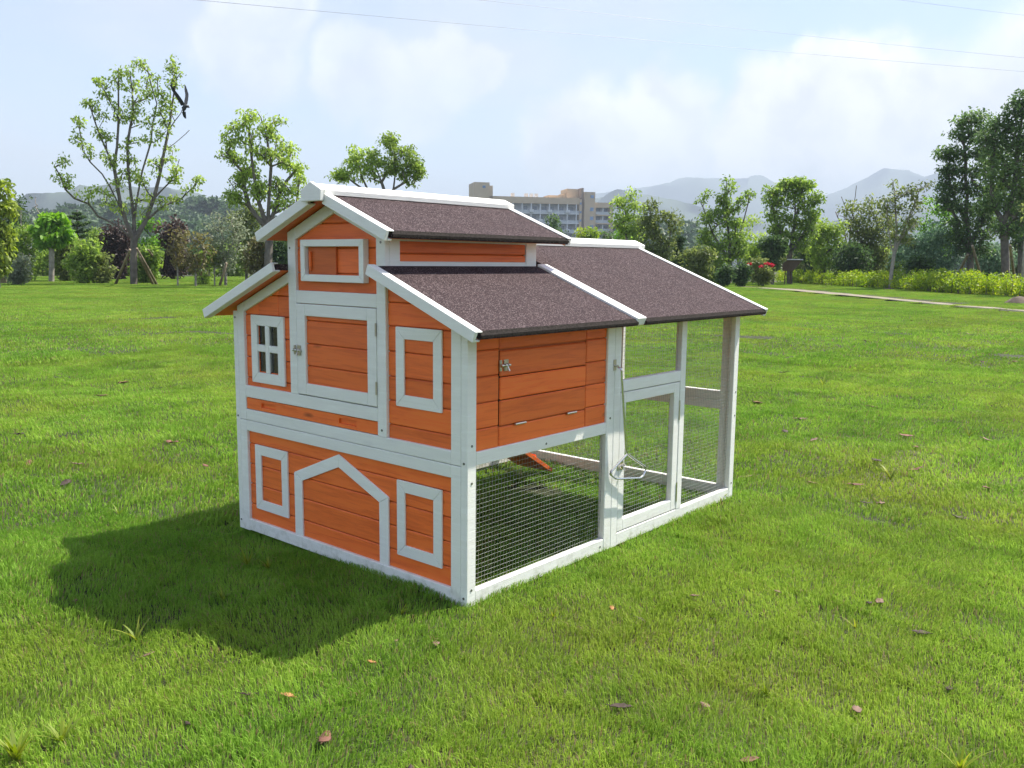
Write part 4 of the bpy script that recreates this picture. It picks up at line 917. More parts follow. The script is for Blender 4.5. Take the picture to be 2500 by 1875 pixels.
auto('broadleaf_tree', 'mid green tree right of the large spreading tree', 2012, 690, 520, 96, d=41, fork=.25, leaf='leaf_light', n=50, per=32, rc=.4, lo=.2)
auto('shrub', 'dark green bush under the mid green tree', 1985, 690, 575, 90, d=43, fork=.08, leaf='leaf_dark', n=40, per=36, rc=.45, lo=.05)
tree('tree', 'bare dead tree standing thin against the mountain', 'tree', 2070, 690, d=44, trunk=[(2072, 620), (2078, 540), (2088, 480), (2091, 453)], tw=5, limbs=[[(2072, 600), (2060, 560), (2045, 530)], [(2078, 540), (2062, 500), (2054, 480)], [(2078, 540), (2095, 520), (2100, 505)]], clumps=[(2050, 520, 20, 25, 6), (2060, 560, 16, 20, 5)], per=0, tipr=.012)
auto('broadleaf_tree', 'dark leafy tree behind the yellow green hedge', 2120, 690, 478, 130, d=42, fork=.15, tw=9, leaf='leaf_olive', n=80, per=32, rc=.42, lo=.08)
auto('shrub', 'dark low bush left of the dark leafy tree', 2080, 690, 600, 90, d=40, fork=.06, leaf='leaf_dark', n=40, per=34, rc=.4, lo=.05)
tree('slender_tree', 'slender olive tree with a thin trunk in front of the hedge', 'tree', 2172, 706, trunk=[(2177, 660), (2183, 620)], tw=8, seed=9, bark='bark_pale',
     limbs=[[(2183, 620), (2175, 600), (2170, 560), (2165, 500)], [(2183, 620), (2195, 590), (2215, 540), (2235, 490), (2250, 455)], [(2183, 620), (2190, 560), (2185, 490), (2180, 440)]],
     clumps=[(2180, 450, 14, 10, 2), (2240, 460, 26, 12, 3), (2265, 452, 14, 8, 2), (2215, 470, 22, 12), (2180, 480, 22, 12), (2160, 500, 24, 16), (2200, 510, 26, 16), (2235, 500, 22, 14), (2165, 540, 24, 18), (2200, 550, 26, 18), (2225, 545, 20, 16), (2180, 580, 24, 16), (2210, 585, 20, 14)], per=26, rc=.3, l=.13, nc=6, leaf='leaf_olive')
auto('shrub', 'soft grey green shrub behind the hedge beside the slender tree', 2262, 690, 548, 190, d=38, fork=.06, leaf='leaf_bluegreen', n=84, per=34, rc=.4, l=.14, lo=.06)
auto('shrub', 'dark bush inside the grey green shrub', 2248, 690, 628, 70, d=36, fork=.06, leaf='leaf_dark', n=28, per=36, rc=.34, lo=.05)
auto('broadleaf_tree', 'yellow green treetop between the slender tree and the dark trees', 2292, 690, 492, 84, d=46, fork=.3, leaf='leaf_bright', n=40, per=26, rc=.42, lo=.3)
tree('broadleaf_tree', 'tall dark tree with a low fork left of the edge trees', 'tree', 2368, 700, d=38, trunk=[(2369, 650), (2368, 600)], tw=15, seed=12,
     limbs=[[(2368, 600), (2360, 540), (2362, 470), (2358, 400), (2350, 320)], [(2368, 600), (2390, 560), (2405, 520), (2412, 450)], [(2360, 540), (2335, 500), (2320, 450), (2312, 410)]],
     clumps=[(2355, 300, 20, 16), (2385, 290, 22, 16), (2345, 330, 22, 12), (2375, 330, 26, 20), (2405, 330, 20, 18), (2350, 375, 30, 20), (2390, 375, 28, 22), (2325, 380, 16, 10), (2312, 420, 12, 10), (2340, 420, 28, 18), (2380, 425, 32, 22), (2310, 450, 14, 14), (2345, 465, 30, 20), (2385, 470, 32, 22), (2320, 500, 20, 18), (2360, 510, 32, 22), (2395, 515, 28, 22), (2330, 545, 22, 16), (2375, 555, 34, 20), (2335, 580, 18, 14), (2400, 575, 22, 16), (2302, 375, 14, 12), (2305, 480, 20, 18), (2415, 400, 22, 24), (2422, 465, 24, 24), (2415, 535, 26, 22), (2350, 605, 24, 12), (2392, 608, 26, 12)], per=30, rc=.4, l=.135, nc=14, leaf='leaf_deep')
tree('broadleaf_tree', 'tallest dark tree with thick forked trunk at the right edge', 'tree', 2456, 700, d=36, trunk=[(2455, 640), (2452, 560), (2450, 545)], tw=17, seed=13,
     limbs=[[(2450, 545), (2430, 510), (2420, 470), (2425, 400), (2430, 330)], [(2450, 545), (2470, 490), (2480, 420), (2490, 330), (2500, 250)], [(2455, 560), (2500, 500), (2530, 440), (2540, 360)]],
     clumps=[(2495, 240, 22, 18), (2475, 270, 18, 16), (2510, 280, 24, 20), (2440, 300, 18, 14), (2470, 310, 22, 18), (2500, 330, 26, 20), (2430, 340, 22, 16), (2465, 355, 26, 20), (2495, 370, 26, 22), (2425, 385, 24, 18), (2455, 400, 30, 20), (2490, 415, 28, 22), (2420, 435, 26, 18), (2460, 450, 32, 22), (2500, 460, 28, 22), (2430, 490, 28, 18), (2475, 500, 32, 20), (2530, 350, 30, 30), (2540, 430, 36, 36), (2515, 520, 34, 26), (2550, 260, 26, 30), (2405, 345, 20, 18), (2402, 500, 24, 20), (2440, 560, 30, 18), (2485, 560, 30, 18)], per=30, rc=.4, l=.135, nc=14, leaf='leaf_deep')
auto('broadleaf_tree', 'darker tree half cut off by the right edge', 2492, 700, 330, 150, d=42, fork=.4, tw=12, leaf='leaf_dark', n=70, per=34, rc=.45, lo=.3)
auto('shrub', 'grey green thicket seen between the dark trunks', 2420, 696, 590, 130, d=44, fork=.06, leaf='leaf_bluegreen', n=50, per=34, rc=.45, lo=.05)
auto('shrub', 'olive thicket low behind the dark trunks at the edge', 2500, 696, 580, 120, d=46, fork=.06, leaf='leaf_olive', n=46, per=34, rc=.45, lo=.05)
auto('shrub', 'low thicket behind the notice board', 1950, 690, 620, 130, d=46, fork=.05, leaf='leaf_olive', n=50, per=34, rc=.45, lo=.05)
auto('shrub', 'low olive thicket behind the hedge under the dark leafy tree', 2150, 690, 610, 130, d=45, fork=.05, leaf='leaf_green', n=50, per=34, rc=.45, lo=.05)
tree('sapling', 'thin trunk cut by the right edge in front of the hedge', 'sapling', 2497, 722, trunk=[(2497, 690), (2500, 640), (2506, 560)], tw=7, clumps=[(2520, 520, 26, 40, 10)], per=20, rc=.3, l=.14, leaf='leaf_olive', bark='bark_pale')
# red blooms of the flowering bush
def blooms():
    d = 35.4; base = np.array(fl.location); rng = np.random.default_rng(3); cs = [at(u, v, d) - base for (u, v) in ((1829, 645), (1832, 644), (1856, 651), (1860, 650), (1868, 644), (1872, 643), (1876, 644), (1883, 645), (1887, 647), (1885, 650))]
    V, F, R_ = leaves_np(cs, rng, 30, .075, .07, 0, .7); np_mesh('blooms', V, F, 'flower_red', fl, R_)['kind'] = 'stuff'
blooms()
# hedge of low yellow green plants along the path
def hedge():
    rows = [(1898, 689, 662), (1950, 693, 661), (2000, 697, 662), (2060, 700, 662), (2120, 703, 663), (2180, 707, 664), (2240, 711, 661), (2300, 715, 660), (2360, 718, 662), (2420, 721, 668), (2480, 724, 674), (2560, 730, 680), (2660, 736, 686)]
    rng = np.random.default_rng(17); base = gpt(2200, 708); base[2] = 0; root = empty('hedge', base); tag(root, 'low yellow green hedge of leafy plants running along the path', 'hedge')
    cs = []; sk = Skel((0, 0, 0), .02); sk.p = []; sk.par = []; V = []; F = []
    us = np.array([r[0] for r in rows])
    for i in range(520):
        u = rng.uniform(1898, 2660); vb = np.interp(u, us, [r[1] for r in rows]); vt = np.interp(u, us, [r[2] for r in rows]); d0 = gdist(u, vb); dep = rng.uniform(0, 2.6)
        top = at(u, vt, d0)[2]; hh = top * rng.uniform(.3, 1.0); p_ = at(u, 700, d0 + dep); p_[2] = 0; q = p_ - base
        cs.append(q + [0, 0, hh]); cs.append(q + [rng.normal(0, .12), rng.normal(0, .12), hh * .75]); cs.append(q + [rng.normal(0, .15), rng.normal(0, .15), hh * .45])
        if dep < .8: cs.append(q + [rng.normal(0, .15), rng.normal(0, .15), hh * .2])
    v, f, rr = leaves_np(cs, rng, 22, .16, .09, .1, .8); v[:, 2] = np.maximum(v[:, 2], .01)
    np_mesh('foliage', v, f, 'leaf_yellow', root, rr)['kind'] = 'stuff'
    m_ = MB()
    for c in cs[::3]: m_.tube([(c[0], c[1], 0), tuple(c)], [.012, .006], 4, False)
    o = m_.build('stems', 'bark', root, fix=False); o['kind'] = 'stuff'
hedge()
# props of the young trees
def pole(label, a, b, r=.045, d2=None, mat='stake_wood', group=None, name='support_pole'):
    pa = gpt(*a); pb = at(b[0], b[1], d2 or math.hypot(pa[0] - CAM[0], pa[1] - CAM[1])); pa[2] = -.05
    m_ = MB(); v = Vector(pb) - Vector(pa); m_.tube([(0, 0, 0), tuple(v * .5 + Vector((.01, .01, 0))), tuple(v)], [r, r * .95, r * .85], 8)
    o = m_.build(name, mat, None, smooth=True); o.location = Vector(pa); tag(o, label, name.replace('_', ' '), group)
pole('left wooden prop leaning on the trunk of the open tree', (281, 692), (317, 610), d2=29.0); pole('outer right wooden prop of the open tree', (384, 694), (334, 607), d2=29.0); pole('inner right wooden prop of the open tree', (375, 693), (340, 625), d2=29.3)
pole('back prop of the open tree half hidden by bushes', (412, 676), (362, 610), .035, d2=31)
pole('slanting pole crossing the stem of the pale grey tree', (535, 697), (553, 642), .04, d2=29.5)
pole('right slanting prop of the tree behind the run roof', (1803, 690), (1786, 660), .04, d2=36); pole('left slanting prop of the tree behind the run roof', (1766, 691), (1777, 655), .04, d2=36)
pole('long slanting prop of the low forked dark tree', (2325, 702), (2362, 622), .05, d2=34); pole('right slanting prop between the two dark trunks', (2405, 704), (2374, 600), .05, d2=34); pole('pale prop beside the tallest dark trunk', (2482, 706), (2466, 600), .05, d2=32)
def guard():
    base = gpt(6, 691); root = empty('bamboo_guard', (base[0], base[1], 0)); tag(root, 'low guard of upright cane stakes round the bamboo foot', 'fence'); 
    for i, u in enumerate((-6, -1, 3, 7, 11, 15)):
        p_ = gpt(u, 691.5); q = p_ - base; MB().tube([(q[0], q[1], 0), (q[0], q[1], .42 + .03 * (i % 3))], .022, 6).build('stake', 'stake_wood', root)
    a = gpt(-10, 691.5) - base; b = gpt(17, 691.5) - base
    MB().tube([(a[0] - .02, a[1] - .03, .34), (b[0] - .02, b[1] - .03, .34)], .02, 6).build('crossbar', 'stake_wood', root)
guard()
plain('soil', (.14, .105, .075), .95, 0, .3, 8)
def mound(label, u, v, w, h):
    p_ = gpt(u, v); d = gdist(u, v); k = d / FPX; rng = np.random.default_rng(int(u)); V = [(0, 0, h * k)]; F = []
    for r_, hh in ((.5, .75), (1, 0)):
        for i in range(14): a = i * 2 * math.pi / 14; j = rng.uniform(.85, 1.15); V.append((math.cos(a) * r_ * w * k * .5 * j, math.sin(a) * r_ * w * k * .5 * j, h * k * hh * rng.uniform(.8, 1.2) - (.02 if hh == 0 else 0)))
    for i in range(14): F.append((0, 1 + i, 1 + (i + 1) % 14)); F.append((1 + i, 15 + i, 15 + (i + 1) % 14, 1 + (i + 1) % 14))
    m_ = MB(); m_.v = V; m_.f = F; o = m_.build('soil_mound', 'soil', smooth=True); o.location = (p_[0], p_[1], 0); tag(o, label, 'mound')
mound('small mound of bare soil under the right edge sapling', 2487, 738, 50, 13); mound('ring of bare soil round the slender tree foot', 2172, 707, 36, 4)
# brown notice board
plain('board_brown', (.13, .085, .055), .8, 0, .2); plain('pale_edge', (.72, .7, .74), .6)
def notice():
    d = 39; base = at(1928, 690, d); base[2] = 0; rz = math.atan2(ray(1928, 690)[1], ray(1928, 690)[0]) - math.pi / 2; root = empty('notice_board', base, rz)
    tag(root, 'small brown notice board with pale sloping top behind the hedge', 'notice board')
    k = d / FPX; z0 = at(1928, 664, d)[2]; z1 = at(1928, 635, d)[2]; w = 46 * k
    MB().prism([(-w * .75, z0 + .1), (w * .1, z0), (w * .55, z1), (-w * .15, z1)], 0, .12, 'y').build('panel', 'board_brown', root, .01)
    MB().prism([(-w * .2, z1 + .002), (w * .6, z1 + .002), (w * .58, z1 + .045), (-w * .18, z1 + .045)], -.08, .35, 'y').build('top', 'pale_edge', root, .006)
    for x in (-w * .25, w * .02): MB().box(x - .02, x + .02, .13, .17, 0, z0 + .3).build('post', 'board_brown', root)
notice()

# ------------------------------------------------------------------ bird by the open tree
plain('bird_dark', (.028, .032, .036), .6, 0, .3, 30)
def bird():
    d = gdist(327, 693) - .4; o = at(452, 262, d); fw = Vector((ray(452, 262)[0], ray(452, 262)[1], 0)).normalized(); rt = Vector((fw.y, -fw.x, 0)); k = d / FPX
    def P(u, v, dep=0.0): return (rt * (u - 452) * k + Vector((0, 0, -(v - 262) * k)) + fw * dep)
    root = empty('bird', o); tag(root, 'dark bird with raised wings beside the top right branches of the open tree', 'bird')
    m_ = MB(); m_.tube([P(451, 283), P(448, 274), P(449, 265), P(453, 259), P(459, 260), P(461, 263)], [.012, .05, .075, .07, .04, .008], 10); m_.build('body', 'bird_dark', root, smooth=True)
    def wing(pts, name='wing', wd=.05):
        m = MB(); v = []
        for (u, vv, hw, dep) in pts:
            c = P(u, vv, dep); n = Vector((0, 0, 1)) * .25 + rt; n.normalize(); v += [tuple(c - n * hw * k), tuple(c + n * hw * k), tuple(c + n * hw * k + fw * .02), tuple(c - n * hw * k + fw * .02)]
        m.v = v; m.f = [(0, 1, 2, 3), tuple(4 * (len(pts) - 1) + i for i in (3, 2, 1, 0))]
        for i in range(len(pts) - 1):
            b = 4 * i
            for q in range(4): m.f.append((b + q, b + (q + 1) % 4, b + 4 + (q + 1) % 4, b + 4 + q))
        m.build(name, 'bird_dark', root)
    wing([(448, 258, 4.5, 0), (442, 248, 4.5, -.1), (435, 238, 4, -.18), (428, 228, 3, -.25), (424, 220, 1, -.3)])
    wing([(453, 256, 4, 0), (455, 245, 4, .1), (457, 233, 3.5, .18), (455, 222, 3, .24), (453.5, 211, 1.2, .3)])
    wing([(449, 272, 4, 0), (450, 280, 3.4, 0), (452, 286, 1.5, 0)], 'tail')
bird()

# ------------------------------------------------------------------ power lines
plain('cable', (.25, .27, .3), .5)
for lab, pa, pb in (('lowest power line crossing the whole sky', (-300, -72, 46), (2900, 205, 110)), ('middle power line crossing the sky above the cumulus', (900, -31, 50), (2900, 178, 110)), ('short power line in the top right corner of the sky', (1900, -40, 60), (2900, 78, 110))):
    a = Vector(at(*pa)); b = Vector(at(*pb)); pts = []
    for i in range(25):
        t = i / 24; q = a.lerp(b, t); q.z -= 1.6 * 4 * t * (1 - t) * .12; pts.append(tuple(q - a))
    o = MB().tube(pts, .010, 5).build('power_line', 'cable'); o.location = a; tag(o, lab, 'power line')

# ------------------------------------------------------------------ apartment block
plain('beige_wall', (.64, .48, .31), .85, 0, .06, .3); plain('beige_dark', (.36, .27, .2), .85, 0, .06, .3); plain('white_wall', (.75, .74, .72), .8, 0, .05, .4)
plain('recess_wall', (.58, .57, .55), .85, 0, .15, .5); plain('far_glass', (.2, .23, .27), .15, 0, .2, .4); plain('blue_glass', (.2, .32, .5), .15, 0, .1, .4); plain('railing_grey', (.55, .56, .56), .6, 0, .1)
def block():
    d = 290.0; k = d / FPX; o = at(1410, 690, d); o[2] = 0; rv = ray(1410, 690); ang = math.atan2(rv[1], rv[0]) - math.pi / 2 + math.radians(16)
    root = empty('apartment_building', o, ang); tag(root, 'beige apartment block with white balconies beyond the coop roof', 'building')
    def X(u): return (u - 1410) * k * 1.02
    def Z(v): return CAM[2] + (638.6 - v) * k
    def r4(x, y): return (X(1280 + x * .13562), Z(440 + y * .13562))
    def blk(name, x0, x1, v0, v1, y0, y1, mat, parent=root):
        a = r4(x0, v0); b = r4(x1, v1); return MB().box(a[0], b[0], y0, y1, max(0, min(a[1], b[1])), max(a[1], b[1])).build(name, mat, parent)
    def blkz(name, x0, x1, z0, z1, y0, y1, mat, parent=root):
        return MB().box(r4(x0, 0)[0], r4(x1, 0)[0], y0, y1, z0, z1).build(name, mat, parent)
    zt = r4(0, 365)[1]; fl_h = r4(0, 615)[1] - r4(0, 780)[1]
    # long wing
    w = blkz('long_wing', -880, 960, 0, zt - 2.0, 2.2, 14, 'recess_wall'); blkz('parapet', -880, 960, zt - 2.0, zt, 0, 14, 'beige_wall')
    zs = [zt - 2.0 - fl_h * i for i in range(1, 8)]
    for i, z in enumerate(zs):
        if z < 0: continue
        blkz('balcony_slab', -880, 958, z - .18, z + .18, -.05, 2.2, 'white_wall'); blkz('balcony_rail', -880, 957, z + .2, z + 1.0, .02, .07, 'railing_grey')
    xs = [-850 + 160 * i for i in range(12)] 
    for x in xs: blkz('column', x - 8, x + 8, 0, zt - 2.0, -.08, .3, 'white_wall'); 
    for i, z in enumerate(zs[:5]):
        for j, x in enumerate(xs[4:11]):
            m0 = 'far_glass'; wd = 46 + (i * 7 + j * 13) % 40; x0 = x + 24 + (i * 17 + j * 29) % 30
            g = blkz('window', x0, x0 + wd, z + .25, z + 2.3, 2.1, 2.19, m0)
            if (i + j) % 2 == 0: blkz('air_conditioner', x - 34, x + 36, z + .35, z + 1.15, -.75, -.09, 'white_wall')
    # end pier, slot and towers
    blk('pier', 960, 1003, 380, 1700, -.3, 14, 'beige_wall'); blk('shaft', 1003, 1046, 186, 1700, .6, 9, 'beige_dark')
    blk('tower', 1046, 1236, 256, 1700, -.6, 9, 'beige_wall'); blk('high_tower', 796, 1003, 190, 400, 4, 12, 'beige_wall'); blk('roof_house', 490, 760, 302, 400, 6, 13, 'beige_wall'); blk('roof_house', 752, 800, 268, 400, 5, 12, 'beige_wall')
    blk('left_tower', -885, -620, 140, 1700, -.4, 10, 'beige_wall'); blk('left_tower', -620, -560, 190, 1700, 0, 9, 'beige_wall')
    for (x, y) in ((1150, 310), (1150, 525), (1150, 680), (1150, 830)): blk('window', x, x + 58, y, y + 52 if y < 400 else y + 62, -.68, -.62, 'blue_glass')
    for (x, y) in ((968, 440), (968, 590), (968, 735)): blk('window', x, x + 30, y, y + 36, -.38, -.32, 'blue_glass')
    blk('window', -740, -690, 195, 235, -.48, -.42, 'blue_glass')
    # right wing
    w2 = blk('right_wing', 1240, 1575, 436, 1700, 2.0, 12, 'recess_wall'); blk('right_parapet', 1236, 1575, 432, 522, 0, 2.0, 'beige_wall'); blk('right_pier', 1516, 1575, 522, 1700, 0, 1.99, 'beige_wall'); blk('right_pier', 1236, 1262, 522, 1700, 0, 1.99, 'beige_wall')
    for i, y in enumerate((642, 788, 940, 1092)):
        blk('balcony_slab', 1262, 1516, y - 2, y + 22, 0, 1.99, 'beige_wall'); blk('balcony_rail', 1262, 1516, y - 50, y - 2, .03, .08, 'railing_grey'); blk('column', 1386, 1402, y - 122, y - 2, .1, .4, 'white_wall')
        blk('window', 1290, 1372, y - 105, y - 6, 1.9, 1.98, 'far_glass'); blk('window', 1420, 1500, y - 105, y - 6, 1.9, 1.98, 'far_glass')
    for x in (40, 215, 130, -200): blkz('roof_tank', x, x + 50, zt, zt + 1.3, 3, 4.5, 'white_wall')
block()
plain('blue_roof', (.16, .3, .6), .5); 
def shed(label, u, w, v0, v1, d, roofm):
    o = at(u, 690, d); o[2] = 0; rz = math.atan2(ray(u, 690)[1], ray(u, 690)[0]) - math.pi / 2; root = empty('shed', o, rz); tag(root, label, 'shed'); k = d / FPX; z1 = at(u, v1, d)[2]; z0 = at(u, v0, d)[2]
    MB().box(-w * k / 2, w * k / 2, 0, 6, 0, z0).build('wall', 'white_wall', root)
    n = 8; poly = [(w * k / 2 * 1.04 * math.cos(math.pi * i / n), z0 + (z1 - z0) * math.sin(math.pi * i / n)) for i in range(n + 1)]
    MB().prism(poly, -.3, 6.3, 'y').build('roof', roofm, root)
shed('distant pale shed with arched blue roof beyond the trees', 1852, 40, 622, 614, 120, 'blue_roof'); shed('long low white shed far behind the propped tree', 1738, 110, 616, 611, 130, 'white_wall')
shed('tiny white hut far behind the dark shrub', 79, 7, 590, 583, 110, 'white_wall')

# ------------------------------------------------------------------ hills, mountains, forest
def terrain_mat(name, a, b, sc):
    mt, nt, N, L, o = newmat(name); geo = nd(nt, 'ShaderNodeNewGeometry'); n = nd(nt, 'ShaderNodeTexNoise', Scale=sc, Detail=8.0, Roughness=.7); L.new(geo.outputs['Position'], n.inputs['Vector'])
    bs = nd(nt, 'ShaderNodeBsdfPrincipled', Roughness=.95); L.new(ramp(nt, n.outputs[0], [(.35, a), (.65, b)]), bs.inputs['Base Color']); L.new(bs.outputs[0], o.inputs[0])
    bp = nd(nt, 'ShaderNodeBump', Strength=1.0, Distance=3.0); L.new(n.outputs[0], bp.inputs['Height']); L.new(bp.outputs[0], bs.inputs['Normal'])
terrain_mat('hill_cover', (.02, .04, .018), (.05, .085, .03), .25); terrain_mat('mountain_cover', (.03, .05, .03), (.06, .09, .05), .03)
def ridge(name, prof, d, near, far, mat, rough, seed, label=None, nu=260, sub=0.0):
    us = np.array([p_[0] for p_ in prof]); vs = np.array([p_[1] for p_ in prof]); U = np.linspace(us[0], us[-1], nu); rng = np.random.default_rng(seed)
    fr = [near, near * .7, near * .45, near * .25, near * .1, 0, far * .2, far * .5, far]; sh = [0, .22, .5, .75, .93, 1, .85, .5, 0]
    ph = rng.uniform(0, 6.28, 12); fq = rng.uniform(.004, .06, 12); V = []; F = []
    for i, u in enumerate(U):
        v = np.interp(u, us, vs) + 1.1 * sum(math.sin(u * w_ + seed * w_ * 90) for w_ in (.031, .057, .093, .151, .237)) / 2.2; ztop = at(u, v, d)[2] - sub
        jag = sum(math.sin(u * fq[q] + ph[q]) for q in range(12)) / 12
        for j, (f_, s_) in enumerate(zip(fr, sh)):
            dd = d + f_ + (near * .12 * math.sin(u * .02 + j * 1.7 + seed) if 0 < j < 5 else 0); p_ = at(u, 640, dd); z = ztop * s_ * (1 + (rough * jag if j != 5 else 0) * (1 if s_ < 1 else 0)) - (1 if s_ == 0 else 0)
            V.append((p_[0], p_[1], z))
    m = len(fr)
    for i in range(nu - 1):
        for j in range(m - 1): F.append((i * m + j, (i + 1) * m + j, (i + 1) * m + j + 1, i * m + j + 1))
    me = bpy.data.meshes.new(name); me.from_pydata(V, [], F); me.update()
    for p_ in me.polygons: p_.use_smooth = True
    me.materials.append(MATS[mat]); ob = bpy.data.objects.new(name, me); COL.objects.link(ob); tag(ob, kind='structure'); return V, m
HP = [(-900, 560), (-300, 530), (0, 516), (60, 518), (130, 514), (200, 504), (290, 503), (350, 506), (430, 500), (520, 490), (570, 500), (620, 515), (680, 540), (760, 560), (1000, 590), (1300, 600), (1480, 575), (1520, 540), (1560, 532), (1600, 545), (1680, 540), (1720, 580), (1800, 610), (2000, 617), (2500, 624), (3300, 624)]
HV, HM = ridge('hill', HP, 330, -150, 200, 'hill_cover', .25, 3, sub=4.0)
ridge('mountain', [(-1500, 560), (-700, 520), (-200, 530), (30, 512), (50, 500), (75, 488), (130, 478), (175, 468), (205, 452), (240, 455), (290, 449), (340, 458), (401, 456), (440, 462), (490, 472), (515, 487), (560, 505), (620, 530), (700, 570), (800, 600), (900, 636)], 1200, -400, 400, 'mountain_cover', .3, 5)
ridge('mountain', [(900, 600), (1100, 560), (1290, 505), (1400, 490), (1500, 478), (1574, 474), (1649, 490), (1760, 520), (1850, 545), (1950, 560), (2010, 476 + 70), (2100, 520), (2250, 500), (2400, 505), (2600, 520), (3300, 560)], 1700, -500, 500, 'mountain_cover', .3, 8)
ridge('mountain', [(1000, 560), (1250, 500), (1400, 480), (1560, 458), (1624, 446), (1649, 436), (1674, 433), (1760, 437), (1848, 432), (1882, 449), (1940, 466), (2000, 478), (2012, 475), (2066, 453), (2106, 433), (2140, 411), (2150, 412), (2167, 413), (2201, 416), (2241, 431), (2272, 421), (2292, 430), (2400, 450), (2600, 470), (3400, 540)], 3200, -800, 700, 'mountain_cover', .25, 12)
def forest():
    rng = np.random.default_rng(23); coll = bpy.data.collections.new('forest_crowns')
    for i in range(5):
        cs = rng.normal(0, 1, (26, 3)); cs /= np.linalg.norm(cs, axis=1)[:, None]; cs *= rng.uniform(.5, 1, 26)[:, None] * [2.3, 2.3, 2.0]; cs[:, 2] += 2.2
        V, F, R_ = leaves_np(cs, rng, 7, .9, 1.5, .2); ob = np_mesh('forest_crown%d' % i, V, F, 'leaf_forest', rnd=R_, link=False); coll.objects.link(ob)
    V = np.array(HV).reshape(-1, HM, 3); pts = []
    for _ in range(5200):
        i = rng.integers(0, len(V) - 1); t = rng.uniform(0, 1); j = rng.integers(0, 6); s_ = rng.uniform(0, 1); a = V[i, j] * (1 - t) + V[i + 1, j] * t; b = V[i, j + 1] * (1 - t) + V[i + 1, j + 1] * t; pts.append(a * (1 - s_) + b * s_ - [0, 0, .8])
    n = len(pts); o = gn_scatter('forest', pts, np.stack([rng.normal(0, .1, n), rng.normal(0, .1, n), rng.uniform(0, 6.28, n)], 1), rng.uniform(.7, 1.5, n), rng.integers(0, 5, n), coll)
forest()

# ------------------------------------------------------------------ fallen leaves and weeds on the lawn
for nm, c in (('dry_leaf_brown', (.16, .07, .045)), ('dry_leaf_dark', (.05, .03, .022)), ('dry_leaf_pink', (.19, .115, .08)), ('dry_leaf_orange', (.40, .19, .07))): plain(nm, c, .75, 0, .3, 40)
def leaf_obj(label, u, v, size, mat, rz, curl=.3, tilt=0.0, asp=.5, group='fallen leaves on the lawn', lift=.009):
    p_ = gpt(u, v, 0.0); h = float(hgt(p_[0], p_[1])); L_ = size; n = 9; V = []; F = []; rg = np.random.default_rng(int(u * 3 + v)); bend = rg.uniform(-.25, .25)
    for i in range(n + 1):
        t = i / n; w = L_ * asp * .5 * math.sin(math.pi * min(max(t, .02), .98)) ** .8 * (1 - .25 * t); x = (t - .5) * L_; z = curl * L_ * (.5 - abs(t - .5)) * -.4 + rg.normal(0, .02) * L_; wl = w * rg.uniform(.7, 1.15); wr = w * rg.uniform(.7, 1.15); yo = bend * L_ * (t - .5) ** 2
        zz = curl * w * .8
        V += [(x, yo - wl, z + zz), (x, yo, z), (x, yo + wr, z + zz * .6), (x, yo - wl * .98, z + zz + .0012), (x, yo, z + .0012), (x, yo + wr * .98, z + zz * .6 + .0012)]
    for i in range(n):
        b = 6 * i
        F += [(b, b + 1, b + 7, b + 6), (b + 1, b + 2, b + 8, b + 7), (b + 3, b + 9, b + 10, b + 4), (b + 4, b + 10, b + 11, b + 5), (b, b + 6, b + 9, b + 3), (b + 2, b + 5, b + 11, b + 8)]
    m_ = MB(); m_.v = V; m_.f = F; m_.tube([(-.5 * L_, 0, 0), (-.68 * L_, .02 * L_, .02 * L_)], .0009, 5)
    o = m_.build('fallen_leaf', mat, smooth=True, fix=True); o.location = (p_[0], p_[1], h + lift); o.rotation_euler = (tilt, random.uniform(-.25, .25), rz); tag(o, label, 'leaf', group); return o
def wd(px): return (px[0] * .8848, px[1] * .8848)
yaw = math.atan2(ray(1250, 900)[1], ray(1250, 900)[0])
